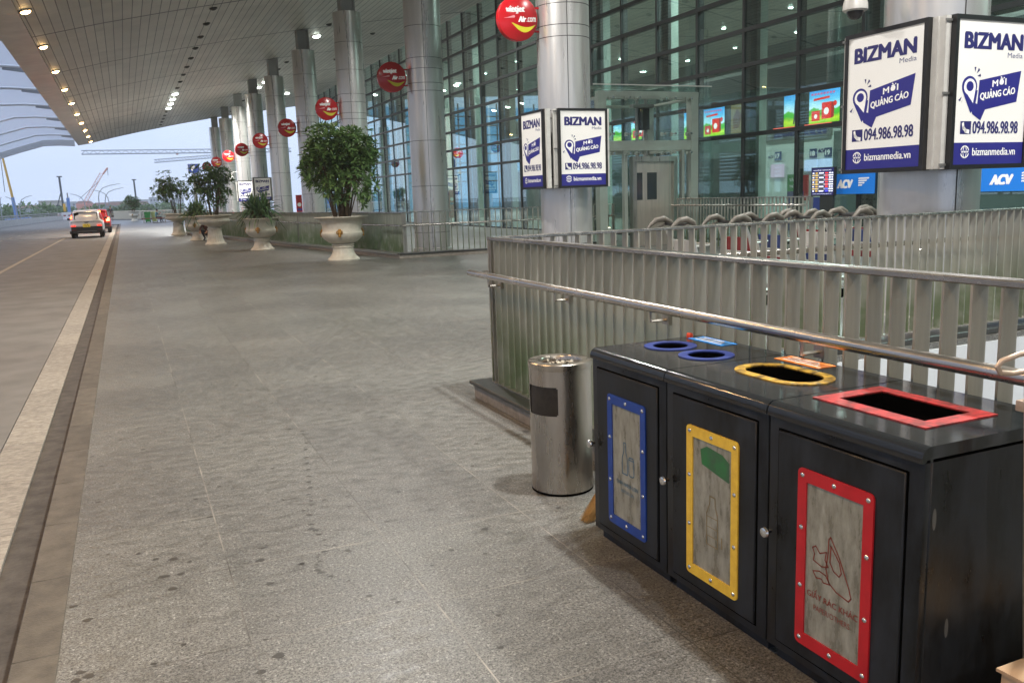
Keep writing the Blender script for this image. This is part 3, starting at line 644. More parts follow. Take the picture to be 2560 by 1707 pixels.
def ad_box(origin, udir, W, H, label, sides=True):
    root = empty("advert_box", origin, 0, label, "ad box", "white and navy advert boxes round the columns")
    to = plane_map((0, 0, 0), udir); fr = .045; d0 = .11
    def bar(x0, x1, y0, y1, da, db, m, mb): mb.prism([(x0, y0), (x1, y0), (x1, y1), (x0, y1)], lay(to, da), lay(to, db), m)
    mb = MB(); bar(0, fr, 0, H, d0, 0, M_DARKFRAME, mb); bar(W-fr, W, 0, H, d0, 0, M_DARKFRAME, mb); bar(fr, W-fr, 0, fr, d0, 0, M_DARKFRAME, mb); bar(fr, W-fr, H-fr, H, d0, 0, M_DARKFRAME, mb)
    mb.build("frame", root, smooth=0)
    poster(lambda x, y, d=0: to(x+fr, y+fr, d+d0-.012), W-2*fr, H-2*fr, "poster", root)
    mb = MB(); bar(.01, W-.01, .01, H-.01, d0-.03, -.02, M_DARKFRAME, mb); mb.build("back_panel", root, smooth=0)
    for xa, xb in ((-.07, -.003), (W+.003, W+.07)): mb = MB(); bar(xa, xb, .01, H-.005, .05, -.03, M_WHITEALU, mb); mb.build("side_channel", root, smooth=0)
    for v in (.05, H*.5, H-.05): mb = MB(); bar(-.09, .012, v-.012, v+.012, .064, .051, M_ALU, mb); mb.build("clip", root, smooth=0)
    return root
ad_box((7.66, 7.66, 1.69), (0, -1, 0), 1.10, 1.51, "large advert box nearest the camera, its poster turned toward the road")
ad_box((7.70, 6.46, 1.69), (1, 0, 0), 1.13, 1.51, "large advert box at the right edge, blue banners below it")
ad_box((7.62, 16.35, 1.67), (0, -1, 0), 1.02, 1.51, "narrow looking slanted advert box on the column left of the lift")
ad_box((7.78, 15.28, 1.67), (1, 0, 0), 1.08, 1.51, "advert box facing the camera on the column beside the lift")
ad_box((7.85, 58.8, 1.67), (1, 0, 0), 1.10, 1.51, "distant advert box behind the spiky plant")
ad_box((7.75, 66.8, 1.67), (1, 0, 0), 1.10, 1.51, "far advert box left of the spiky plant, partly hidden by leaves")
# brackets holding each pair to its column
mb = MB()
for c0 in (7.2, 16.1):
    for z in (1.85, 3.05):
        mb.tube([(7.66, c0-.45, z), (8.0, c0-.3, z)], .02, M_ALU, n=6); mb.tube([(8.1, c0-.72, z), (8.2, c0-.45, z)], .02, M_ALU, n=6)
tag(mb.build("advert_box_bracket"), "steel brackets holding the advert boxes to the silver columns", "bracket")

# ------------------------------------------------------------------ dome cameras
def dome_cam(loc, col, label):
    root = empty("dome_camera", loc, 0, label, "camera", "dome security cameras on the columns")
    mb = MB(); mb.lathe([(.001, .30), (.05, .30), (.07, .26), (.10, .16), (.128, .06), (.13, .0), (.115, -.012), (.001, -.012)], M_WHITEALU, n=28); mb.build("housing", root)
    mb = MB(); mb.lathe([(.088*math.cos(t), -.012-.088*math.sin(t)) for t in [PI/2*i/8 for i in range(8)]]+[(.001, -.1)], mat("smoked_dome", (.03, .03, .032), .06), n=24); mb.build("dome", root)
    d = Vector(col)-Vector(loc)
    mb = MB(); mb.tube([(0, 0, .3), (0, 0, .45), (d.x*.15, d.y*.15, .52), (d.x, d.y, .55)], .03, M_WHITEALU, n=10); mb.build("arm", root)
dome_cam((7.42, 7.40, 3.42), (8.0, 7.3, 3.4), "large grey dome security camera at the top beside the nearest advert box")
dome_cam((7.5, 67.2, 3.3), (8.0, 67.4, 3.4), "tiny white dome security camera on a far column above the distant advert box")

# ------------------------------------------------------------------ railings of flat steel slats
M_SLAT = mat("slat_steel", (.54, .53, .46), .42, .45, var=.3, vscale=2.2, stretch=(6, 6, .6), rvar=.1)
# green reflection painted into the slat colour, strongest towards the foot
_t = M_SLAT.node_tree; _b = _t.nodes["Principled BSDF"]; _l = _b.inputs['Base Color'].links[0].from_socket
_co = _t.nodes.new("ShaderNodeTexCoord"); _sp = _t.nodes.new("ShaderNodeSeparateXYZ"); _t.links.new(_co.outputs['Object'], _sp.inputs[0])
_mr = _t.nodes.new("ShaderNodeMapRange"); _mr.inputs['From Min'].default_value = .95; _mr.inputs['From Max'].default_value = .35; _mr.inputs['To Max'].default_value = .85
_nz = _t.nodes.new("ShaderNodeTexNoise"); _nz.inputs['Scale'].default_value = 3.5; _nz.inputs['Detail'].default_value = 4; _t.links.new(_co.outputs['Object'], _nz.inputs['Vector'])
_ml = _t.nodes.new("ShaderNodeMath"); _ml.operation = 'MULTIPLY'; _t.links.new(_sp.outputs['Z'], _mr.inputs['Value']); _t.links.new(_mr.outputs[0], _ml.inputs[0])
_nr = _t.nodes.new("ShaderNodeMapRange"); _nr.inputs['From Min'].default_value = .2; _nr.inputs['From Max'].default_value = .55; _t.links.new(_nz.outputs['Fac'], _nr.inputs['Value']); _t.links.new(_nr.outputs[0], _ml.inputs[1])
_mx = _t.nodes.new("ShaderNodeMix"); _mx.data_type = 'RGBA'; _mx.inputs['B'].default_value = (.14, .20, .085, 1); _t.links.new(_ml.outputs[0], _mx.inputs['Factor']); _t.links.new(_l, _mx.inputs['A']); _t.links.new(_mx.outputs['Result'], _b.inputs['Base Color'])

def railing(path, z0, z1, label, depth=.075, pitch=.11, hand=None, hand_z=.93, side=1, skip_hand=0, name="railing", base=True, group=None):
    """slats set edge-on along a path, capped by a flat steel rail; hand = offset of a round handrail"""
    root = empty(name, (path[0][0], path[0][1], 0), 0, label, "railing", group); O = Vector((path[0][0], path[0][1], 0))
    ms = MB(); mr = MB(); mh = MB(); mk = MB(); mbase = MB()
    P = [Vector((p[0], p[1], 0))-O for p in path]
    for a, b in zip(P, P[1:]):
        d = (b-a); L = d.length; d.normalize(); n = Vector((d.y, -d.x, 0))*side
        T = Matrix(((d.x, n.x, 0, a.x), (d.y, n.y, 0, a.y), (0, 0, 1, 0), (0, 0, 0, 1)))
        k = int(L/pitch)
        for i in range(k+1):
            x = i*L/k if k else 0
            wj = rnd.uniform(-.002, .002)
            ms.box(x-.005, x+.005, -depth/2+wj, depth/2+wj, z0+.01, z1-.012, M_SLAT, T)
        mr.rbox(-.03, L+.03, -.036, .036, z1-.012, z1+.014, M_RAILTUBE, r=.005, seg=1, M=T)
        if base: mbase.box(0, L, -.045, .045, z0, z0+.012, M_STEEL, T)
        if hand:
            mh.tube([T @ Vector((-.12 if a is P[0] else -.0, hand, hand_z)), T @ Vector((L+.0, hand, hand_z))], .026, M_RAILTUBE, n=16)
            q = .25
            while q < L:
                mk = MB(); mk.tube([T @ Vector((q, depth/2*(1 if hand > 0 else -1), hand_z-.075)), T @ Vector((q, hand, hand_z-.075)), T @ Vector((q, hand, hand_z-.02))], .009, M_STEEL, n=6)
                mk.box(q-.03, q+.03, min(depth/2, hand*.4), max(depth/2, hand*.4), hand_z-.1, hand_z-.05, M_STEEL, T) if hand > 0 else None
                mk.build("bracket", root, smooth=0); q += 1.1
    ms.build("slats", root, smooth=0); mr.build("top_rail", root, smooth=0)
    if base: mbase.build("bottom_rail", root, smooth=0)
    if hand: mh.build("handrail", root)
    mp_ = MB()
    for a in P: mp_.box(a.x-.03, a.x+.03, a.y-.03, a.y+.03, z0-.06, z1-.013, M_STEEL)
    mp_.build("post", root, smooth=0)
    return root
FX, FY = 2.58, 6.2
# near railing beside the bins, and its return across the stair opening
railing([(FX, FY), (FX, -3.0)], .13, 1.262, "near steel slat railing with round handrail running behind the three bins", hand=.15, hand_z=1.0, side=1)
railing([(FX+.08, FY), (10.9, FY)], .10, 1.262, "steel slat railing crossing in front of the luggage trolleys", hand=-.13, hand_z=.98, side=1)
# stone upstand below
mb = MB()
mb.rbox(2.40, 2.775, -3.2, 6.36, .105, .135, M_DARKSTONE, r=.006, seg=1); mb.rbox(2.43, 2.77, -3.15, 6.33, 0, .105, M_GRANITE, r=.004, seg=1)
tag(mb.build("railing_plinth", smooth=0), "granite upstand with dark stone cap under the near railing, seen left of the bins", "plinth")
mb = MB(); mb.rbox(2.779, 11.1, 6.06, 6.34, .0, .06, M_DARKSTONE, r=.006, seg=1)
tag(mb.build("railing_plinth", smooth=0), "low dark stone kerb under the crossing railing above the white stair wall", "plinth")
# far railing behind the urns
F2 = [(6.75, 22.35), (5.55, 31.0), (4.35, 41.0), (3.45, 48.0), (3.1, 52.0)]
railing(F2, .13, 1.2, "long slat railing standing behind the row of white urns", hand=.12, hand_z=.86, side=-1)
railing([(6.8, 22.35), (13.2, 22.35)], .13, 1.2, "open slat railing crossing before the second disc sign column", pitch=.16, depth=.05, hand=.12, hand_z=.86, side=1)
mb = MB()
for a, b in zip(F2, F2[1:]):
    a = Vector((*a, 0)); b = Vector((*b, 0)); d = (b-a).normalized(); n = Vector((d.y, -d.x, 0))
    T = Matrix(((d.x, n.x, 0, a.x), (d.y, n.y, 0, a.y), (0, 0, 1, 0), (0, 0, 0, 1)))
    mb.box(-.0, (b-a).length+.02, -.2, .14, 0, .1, M_GRANITE, T); mb.box(-.0, (b-a).length+.02, -.23, .14, .1, .125, M_CHROME if 0 else M_STEEL, T)
mb.box(6.55, 13.2, 22.15, 22.5, 0, .1, M_GRANITE); mb.box(6.55, 13.2, 22.12, 22.5, .1, .126, M_DARKSTONE)
tag(mb.build("railing_plinth", smooth=0), "granite upstand with bright metal edge under the far railing behind the urns", "plinth")
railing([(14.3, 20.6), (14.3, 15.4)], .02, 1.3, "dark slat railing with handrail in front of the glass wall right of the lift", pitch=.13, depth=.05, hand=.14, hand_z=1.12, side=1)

# ------------------------------------------------------------------ three recycling bins
BX0, BX1, BH = 1.875, 2.475, .90
def stroke3(mb, pts, w, to, m, closed=False): stroke(mb, pts, w, to, m, closed)
def recycling_bin(y0, y1, colr, worn, hole, label):
    """y0 far edge is y1 (left as seen); the front faces the road (-X)"""
    W = y1-y0-.006; root = empty("recycling_bin", (BX0, y1-.003, 0), 0, label, "bin", "black recycling bins in a row")
    # local: x = depth from the front, u = distance to the right as seen = -y
    L = lambda x, u, z: Vector((x, -u, z)); D = BX1-BX0
    mb = MB(); mb.box(.035, D-.03, -W+.02, -.02, 0, .055, M_BLACK); mb.build("plinth", root, smooth=0)
    # body carcass
    mb = MB(); mb.box(.03, D-.02, -W+.02, -.02, .05, .58, M_BLACK); mb.rbox(.004, .028, -W, 0, .05, .868, M_BLACK, r=.005, seg=2); mb.rbox(D-.02, D, -W, 0, .05, .868, M_BLACK, r=.005, seg=2)
    for q in (0, -W+.02): mb.rbox(.029, D-.021, q-.02, q, .05, .868, M_BLACK, r=.004, seg=1)
    mb.build("body", root)
    # lid: rounded front nose, top plate with the hole
    mb = MB(); r = .034
    nose = [(r-r*math.cos(t)-.008, BH-r+r*math.sin(t)) for t in [PI/2*i/6 for i in range(7)]]
    prof = [(-.008, .855)]+nose+[(D, BH), (D, .855)]
    outer = [(nose[-1][0], .0), (D, .0), (D, W), (nose[-1][0], W)]
    mb.poly([(x, -u) for x, u in outer], [[(x, -u) for x, u in h] for h in hole['holes']], lambda a, b: Vector((a, b, BH)), M_BLACKTOP)
    vs = []; 
    for (x, z) in prof[:-2]: vs += [(x, 0, z), (x, -W, z)]
    n = len(prof)-2
    mb.add(vs, [(2*i, 2*i+2, 2*i+3, 2*i+1) for i in range(n-1)], M_BLACKTOP)
    for yy in (0, -W):
        pr = [(x, yy, z) for x, z in prof]; f = tuple(range(len(pr))); mb.add(pr, [f if yy == 0 else f[::-1]], M_BLACKTOP)
    mb.add([(D, 0, .855), (D, -W, .855), (D, -W, BH), (D, 0, BH)], [(0, 1, 2, 3)], M_BLACKTOP)
    mb.build("lid", root, smooth=35)
    # throat of each hole
    mb = MB()
    for h in hole['holes']:
        k = len(h); vs = [(x, -u, BH-.0005) for x, u in h]+[(x, -u, BH-.3) for x, u in h]
        mb.add(vs, [(i, (i+1) % k, k+(i+1) % k, k+i) for i in range(k)]+[tuple(range(k, 2*k))], M_VOID)
    mb.build("throat", root)
    for h, c in zip(hole['holes'], hole['collars']):
        mb = MB(); up_ = lambda a, b: Vector((a, b, BH+.004))
        mb.poly([(x, -u) for x, u in c], [[(x, -u) for x, u in h]], up_, worn)
        k = len(c); vs = [(x, -u, BH) for x, u in c]+[(x, -u, BH+.004) for x, u in c]; mb.add(vs, [(i, k+i, k+(i+1) % k, (i+1) % k) for i in range(k)], worn)
        k = len(h); vs = [(x, -u, BH-.004) for x, u in h]+[(x, -u, BH+.004) for x, u in h]; mb.add(vs, [(i, (i+1) % k, k+(i+1) % k, k+i) for i in range(k)], worn)
        mb.build("hole_collar", root, smooth=30)
    if hole.get('sticker'):
        x0, u0, x1, u1, m, = hole['sticker']; mb = MB(); mb.box(x0, x1, -u1, -u0, BH, BH+.0025, m)
        for q in range(3): mb.box(x0+.018+q*.024, x0+.028+q*.024, -u1+.03+.02*q, -u0-.03, BH+.0025, BH+.0032, M_WHITETXT)
        mb.build("label_plate", root, smooth=0)
    # door: proud panel, hairline frame round it, bottom rail
    mb = MB(); dy0, dy1 = .05, W-.055
    mb.rbox(-.004, .01, -dy1, -dy0, .085, .815, M_BLACK, r=.003, seg=1); door = mb.build("door", root)
    mb = MB()
    for a, b, c, d in ((dy0-.006, dy0, .08, .82), (dy1, dy1+.006, .08, .82), (dy0, dy1, .815, .821), (dy0, dy1, .079, .085)): mb.box(.0025, .006, -b, -a, c, d, M_VOID)
    mb.build("door_gap", door, smooth=0)
    mb = MB(); mb.tube([(-.004, -.022, .46), (-.026, -.022, .46)], .007, M_CHROME, n=10); M = Matrix.Translation((-.026, -.022, .46)) @ Matrix.Rotation(R(-90), 4, 'Y')
    mb.lathe([(.001, -.004), (.016, -.003), (.019, .004), (.016, .011), (.008, .014), (.001, .0145)], M_CHROME, n=18, M=M); mb.build("knob", door)
    # window frame
    u0, u1, v0, v1, t, rr = .15, .455, .132, .722, .042, .018
    def rrect(a, b, c, d, r_, n=5):
        o = []
        for cx_, cy_, s in ((b-r_, d-r_, 0), (a+r_, d-r_, 90), (a+r_, c+r_, 180), (b-r_, c+r_, 270)):
            for i in range(n): ang = R(s+90*i/(n-1)); o.append((cx_+r_*math.cos(ang), cy_+r_*math.sin(ang)))
        return o
    front = lambda d: (lambda u, v: L(-.004-d, u, v))
    mb = MB(); ou = rrect(u0, u1, v0, v1, rr); inn = [(u0+t*.9, v0+t), (u0+t*.9, v1-t), (u1-t*.9, v1-t), (u1-t*.9, v0+t)]
    mb.poly(ou, [inn], front(.006), colr)
    for lp, flip in ((ou, 0), (inn, 1)):
        k = len(lp); vs = [front(.006)(*p) for p in lp]+[front(0)(*p) for p in lp]
        mb.add(vs, [((i, k+i, k+(i+1) % k, (i+1) % k) if not flip else (i, (i+1) % k, k+(i+1) % k, k+i)) for i in range(k)], colr)
    fr = mb.build("window_frame", door, smooth=0)
    mb = MB()
    for (u, v) in [(u0+.02, v0+.022), (u0+.02, v1-.022), (u1-.02, v0+.022), (u1-.02, v1-.022), ((u0+u1)/2, v1-.02), ((u0+u1)/2, v0+.02)]+[(s_, v0+(v1-v0)*q) for s_ in (u0+.019, u1-.019) for q in (.34, .67)]:
        M = Matrix.Translation(front(.006)(u, v)) @ Matrix.Rotation(R(-90), 4, 'Y')
        mb.lathe([(.0085, 0), (.0078, .002), (.005, .0042), (.001, .005)], M_CHROME, n=12, M=M); 
    mb.build("rivets", fr)
    mb = MB(); mb.poly([(u0+.03, v0+.03), (u1-.03, v0+.03), (u1-.03, v1-.03), (u0+.03, v1-.03)], [], front(.0012), M_PANE)
    hole['art'](mb, front(.0022), (u0+u1)/2, (v0+v1)/2)
    mb.build("pane", door, smooth=0)
    return root
M_INKB = mat("faded_blue_ink", '#3f6d8c', .4); M_INKY = mat("faded_yellow_ink", '#8a7c55', .4); M_INKR = mat("faded_red_ink", '#8c3f33', .4)
M_BAG = mat("green_bag_behind_pane", '#2f7f45', .35, var=.5, vscale=14, dark='#3f5f48')
def art_blue(mb, to, cx, cv):
    T = lambda p: [(cx+x, cv+y) for x, y in p]
    stroke(mb, T([(-.036, -.04), (-.036, .03), (-.022, .06), (-.022, .10), (-.006, .10), (-.006, .06), (.006, .03), (.006, -.04)]), .0045, to, M_INKB, True)
    stroke(mb, T([(.018, -.03), (.018, .035), (.024, .045), (.052, .045), (.058, .035), (.058, -.03), (.05, -.038), (.026, -.038)]), .0045, to, M_INKB, True)
    stroke(mb, T([(.02, .034), (.056, .034)]), .004, to, M_INKB)
    put_text(mb, "CHAI NHỰA LON", cx-.085, cv-.10, .175, .026, to, M_INKB, .006); put_text(mb, "BOTTLES CAN", cx-.045, cv-.128, .1, .014, to, M_INKB)
def art_yellow(mb, to, cx, cv):
    T = lambda p: [(cx+x, cv+y) for x, y in p]
    mb.poly(T([(-.06, .16), (.1, .13), (.1, .205), (.06, .225), (-.03, .235), (-.07, .215)]), [], to, M_BAG)
    stroke(mb, T([(-.03, -.14), (-.03, -.02), (-.012, .02), (-.012, .05), (.02, .05), (.02, .02), (.036, -.02), (.036, -.14)]), .004, to, M_INKY, True)
    for q in (-.03, -.07, -.105): stroke(mb, T([(-.03, q), (.036, q)]), .003, to, M_INKY)
    stroke(mb, T([(.06, -.09), (.06, -.13)]), .006, to, M_INKY)
def art_red(mb, to, cx, cv):
    T = lambda p: [(cx+x*.9, cv+y*.9) for x, y in p]
    stroke(mb, T([(-.02, .11), (-.012, .12), (.03, .06), (.075, -.03), (.085, -.06), (.075, -.075), (.02, -.065), (-.015, -.045), (-.03, .0), (-.022, .06)]), .0045, to, M_INKR, True)
    stroke(mb, T([(-.01, .09), (.03, .045), (.04, .01), (.03, -.005), (.005, .005), (-.012, .03)]), .0045, to, M_INKR, True)
    stroke(mb, T([(-.095, .055), (-.08, .065), (-.06, .045), (-.03, .06), (-.035, .03), (-.02, .01), (-.05, .0), (-.09, .01), (-.085, .035)]), .004, to, M_INKR, True)
    stroke(mb, T([(-.09, -.03), (-.06, -.02), (-.03, -.025), (-.01, -.05), (-.04, -.055), (-.05, -.045), (-.075, -.05)]), .004, to, M_INKR, True)
    put_text(mb, "GIẤY RÁC KHÁC", cx-.105, cv-.117, .21, .032, to, M_INKR, .006); put_text(mb, "PAPER/OTHERS", cx-.075, cv-.155, .15, .018, to, M_INKR)
    mb.box(0, 0, 0, 0, 0, 0, M_INKR)
def ell(cx, cu, rx, ru, n=40): return [(cx+rx*math.cos(2*PI*i/n), cu+ru*math.sin(2*PI*i/n)) for i in range(n)]
def stad(cx, cu, rx, hu, n=14):  # stadium long along u
    o = [(cx+rx*math.cos(PI*i/(n-1)), cu+hu+rx*math.sin(PI*i/(n-1))) for i in range(n)]+[(cx-rx*math.cos(PI*i/(n-1)), cu-hu-rx*math.sin(PI*i/(n-1))) for i in range(n)]
    return o
def rect(x0, x1, u0, u1): return [(x0, u0), (x1, u0), (x1, u1), (x0, u1)]
recycling_bin(2.79, 3.385, M_BLUEP, M_BLUEWORN, dict(holes=[ell(.31, .17, .078, .078), ell(.31, .435, .078, .078)], collars=[ell(.31, .17, .118, .115), ell(.31, .435, .118, .115)], sticker=(.49, .05, .58, .30, mat("blue_label", '#2f8be0', .4)), art=art_blue), "black recycling bin with blue window frame and two round blue rimmed holes")
recycling_bin(2.19, 2.79, M_YELP, M_YELWORN, dict(holes=[stad(.32, .30, .085, .085)], collars=[stad(.32, .30, .125, .085)], sticker=(.49, .05, .58, .30, mat("orange_label", '#ee8a3a', .4)), art=art_yellow), "black recycling bin with yellow window frame and oblong yellow rimmed hole")
recycling_bin(1.575, 2.19, M_REDP, M_REDWORN, dict(holes=[rect(.205, .395, .095, .43)], collars=[rect(.145, .445, .04, .485)], art=art_red), "black recycling bin with red window frame and rectangular red rimmed hole")
# bottle cap left on the blue bin
mb = MB(); mb.lathe([(.0155, 0), (.0155, .014), (.012, .02), (.001, .021)], mat("orange_plastic", '#e4512f', .4), n=20, c=(2.395, 3.36, BH))
tag(mb.build("bottle_cap"), "small orange plastic cap standing at the back of the blue bin top", "cap")

# ------------------------------------------------------------------ stainless ashtray bin
root = empty("ashtray_bin", (2.06, 4.07, 0), 0, "round stainless ashtray bin with dark slot opening left of the black bins", "ashtray bin")
r0, hh = .168, .715
mb = MB(); N_ = 160; zs = [.012, .44, .455, .585, .60, hh]
a_op = (R(166), R(239))      # opening faces the camera and the road
vs = []; fs = []
zz = [.012, .2, .44]+[.44+.155*i/20 for i in range(1, 21)]+[.63, hh-.03]
for z in zz:
    for j in range(N_): t = 2*PI*j/N_; vs.append((r0*math.cos(t), r0*math.sin(t), z))
for i in range(len(zz)-1):
    zc = (zz[i]+zz[i+1])/2
    for j in range(N_):
        t = 2*PI*(j+.5)/N_
        inside = a_op[0] < t < a_op[1] and .44 < zc < .595
        if inside:  # rounded corners
            ua = min(t-a_op[0], a_op[1]-t)*r0; va = min(zc-.44, .595-zc)
            if ua < .02 and va < .02 and (.02-ua)**2+(.02-va)**2 > .0004: inside = False
        if not inside: fs.append((i*N_+j, i*N_+(j+1) % N_, (i+1)*N_+(j+1) % N_, (i+1)*N_+j))
mb.add(vs, fs, M_SS); mb.build("shell", root)
mb = MB(); mb.lathe([(r0-.006, .40), (r0-.006, .64)], mat("sooty_liner", (.05, .045, .038), .75, var=.5, vscale=20), n=48); mb.lathe([(.001, .4), (r0-.006, .4)], M_VOID, n=32); mb.build("liner", root)
mb = MB(); mb.lathe([(r0+.002, hh-.035), (r0+.004, hh-.03), (r0+.004, hh-.004), (r0, hh), (r0-.05, hh-.001), (r0-.054, hh-.006), (r0-.056, hh-.03)], M_SS, n=64); mb.build("top_ring", root)
mb = MB(); mb.lathe([(r0-.056, hh-.03), (.06, hh-.024), (.001, hh-.02)], M_SAND, n=32)
for i in range(60):
    a = rnd.uniform(0, 6.28); q = rnd.uniform(0, .1); l = rnd.uniform(.01, .03); b = rnd.uniform(0, 6.28); p = Vector((q*math.cos(a), q*math.sin(a), hh-.017)); e = Vector((math.cos(b), math.sin(b), 0))*l
    mb.tube([p, p+e], .0035, M_URN if i % 3 else M_SOIL, n=5)
mb.build("ash_tray", root)
mb = MB(); mb.lathe([(r0-.004, 0), (r0+.001, .004), (r0+.001, .014)], M_VOID, n=48); mb.build("foot_ring", root)

# straw broom half hidden between the ashtray bin and the blue bin
root = empty("broom", (1.985, 3.56, 0), 0, "straw broom head poking out behind the blue bin corner", "broom")
M_STRAW = mat("broom_straw", '#d0a868', .8, var=.3, vscale=60, stretch=(1, 1, .2))
mb = MB()
for i in range(420):
    a = rnd.uniform(-1, 1); b = rnd.uniform(-1, 1)
    p0 = Vector((.06+.02*a, .03*b, .27)); p1 = Vector((-.07+.075*a+rnd.uniform(-.01, .01), .055*b-.01, rnd.uniform(.0, .03))); pm = (p0+p1)/2+Vector((.012, 0, .0))+Vector((rnd.uniform(-.01, .01), rnd.uniform(-.01, .01), 0))
    mb.tube([p0, pm, p1], [.0022, .002, .0008], M_STRAW, n=3, caps=False)
mb.build("bristles", root, smooth=0)
mb = MB(); mb.tube([(.055, 0, .25), (.10, .01, .36)], .028, mat("broom_binding", '#7c5a32', .8), n=10, r_end=.018); mb.build("binding", root)
mb = MB(); mb.tube([(.10, .01, .36), (.27, .04, .8)], .011, mat("broom_stick", '#9a7444', .6), n=8); mb.build("stick", root); root.scale = (.58, .58, .58)

# hand truck and carton by the right edge
root = empty("hand_cart", (2.03, 1.42, 0), 0, "beige tubular cart handle and leg beside the red bin at the right edge", "cart")
M_BEIGE = mat("beige_tube", '#cdb9a6', .35, .3, var=.2, vscale=10)
mb = MB(); loop = [(.55, .02, 1.20), (.2, .03, 1.165), (.05, .06, 1.145), (.008, .075, 1.13), (0, .08, 1.115), (.012, .08, 1.098), (.05, .075, 1.092), (.12, .06, 1.098), (.3, .03, 1.12), (.55, .02, 1.15)]
mb.tube([Vector(p) for p in loop], .0075, M_BEIGE, n=10); mb.build("handle", root)
mb = MB(); mb.tube([(.105, .06, 1.09), (.115, .06, .98), (.15, .055, .5), (.19, .05, .03)], .017, M_BEIGE, n=12); mb.tube([(.52, .02, 1.14), (.53, .02, .5), (.55, .02, .03)], .017, M_BEIGE, n=12); mb.build("upright", root)
mb = MB(); mb.rbox(.085, .14, .035, .085, .985, 1.015, M_BEIGE, r=.004); mb.build("clamp", root)
for q in (.19, .55): mb = MB(); mb.lathe([(.001, -.015), (.03, -.015), (.035, 0), (.03, .015), (.001, .015)], M_TYRE0 if 0 else M_VOID, n=20, M=Matrix.Translation((q, .085, .036)) @ Matrix.Rotation(R(90), 4, 'X')); mb.build("wheel", root)
root = empty("carton", (2.03, 1.06, 0), 0, "beige cardboard carton in the bottom right corner of the photo", "carton")
M_CARD = mat("cardboard", '#c8a988', .75, var=.15, vscale=5)
mb = MB(); mb.rbox(0, .5, 0, .375, 0, .29, M_CARD, r=.004, seg=1); mb.build("body", root)
mb = MB(); mb.box(-.008, .508, -.008, .383, .2905, .300, M_CARD); mb.box(.18, .2, -.0085, .3835, .3005, .3015, mat("parcel_tape", '#d9c4a6', .25)); mb.build("lid", root, smooth=0)

# ------------------------------------------------------------------ urns
def flute(n, amp, z0, z1):
    def w(t, z): return -amp*(.5-.5*math.cos(n*t)) if z0 < z < z1 else 0
    return w
def urn_round(root):
    mb = MB(); mb.lathe([(.001, 0), (.42, 0), (.425, .03), (.41, .05), (.34, .12), (.29, .22), (.27, .30)], M_URN, n=72, wob=flute(18, .05, .06, .29)); mb.lathe([(.27, .30), (.275, .33), (.295, .345), (.295, .365), (.275, .38), (.28, .40), (.30, .415), (.30, .435), (.26, .445)], M_URN, n=48); mb.build("pedestal", root)
    mb = MB(); mb.lathe([(.26, .445), (.37, .48), (.47, .55), (.535, .63), (.555, .70), (.552, .73)], M_URN, n=96, wob=flute(24, .025, .47, .70)); mb.lathe([(.552, .73), (.54, .745), (.515, .80), (.515, .88), (.53, .96), (.565, 1.05), (.62, 1.09), (.70, 1.125), (.715, 1.14), (.71, 1.155), (.66, 1.158), (.62, 1.145), (.58, 1.08), (.5, 1.05), (.001, 1.05)], M_URN, n=64); mb.build("bowl", root)
    mb = MB(); mb.lathe([(.001, 1.075), (.55, 1.07), (.58, 1.06)], M_SOIL, n=24); mb.build("soil", root)
    for q in range(4):
        a = R(250+90*q); M = Matrix.Rotation(a, 4, 'Z'); mb = MB()
        for (x, z, s, sz) in ((.525, .80, .05, .045), (.545, .735, .06, .06), (.55, .67, .04, .05)):
            bm = bmesh.new(); bmesh.ops.create_icosphere(bm, subdivisions=2, radius=1)
            for v in bm.verts: v.co = Vector((x+v.co.x*.03, v.co.y*s*(1+.25*math.sin(9*v.co.z)), z+v.co.z*sz))
            mb.bm(bm, M_GOLD, M); bm.free()
        for sgn in (-1, 1): mb.tube([M @ Vector((.54, sgn*.03, .80)), M @ Vector((.56, sgn*.075, .775)), M @ Vector((.56, sgn*.07, .72)), M @ Vector((.55, sgn*.03, .70))], .014, M_GOLD, n=6)
        mb.build("gold_emblem", root)
def urn_flat(root):
    mb = MB(); mb.lathe([(.001, 0), (.40, 0), (.41, .03), (.40, .06), (.37, .08), (.33, .14), (.29, .28), (.26, .52), (.255, .60)], M_URN, n=96, wob=flute(20, .07, .13, .55)); mb.lathe([(.255, .60), (.28, .61), (.285, .64), (.25, .66), (.24, .70), (.27, .72), (.27, .74)], M_URN, n=48); mb.build("pedestal", root)
    mb = MB(); mb.lathe([(.27, .74), (.36, .78), (.52, .83), (.60, .90), (.615, .95), (.60, .985)], M_URN, n=96, wob=flute(20, .02, .8, .96)); mb.lathe([(.60, .985), (.56, 1.0), (.56, 1.03), (.60, 1.09), (.66, 1.125), (.685, 1.14), (.68, 1.165), (.63, 1.17), (.58, 1.1), (.001, 1.09)], M_URN, n=64); mb.build("bowl", root)
    mb = MB(); mb.lathe([(.001, 1.115), (.58, 1.105)], M_SOIL, n=24); mb.build("soil", root)
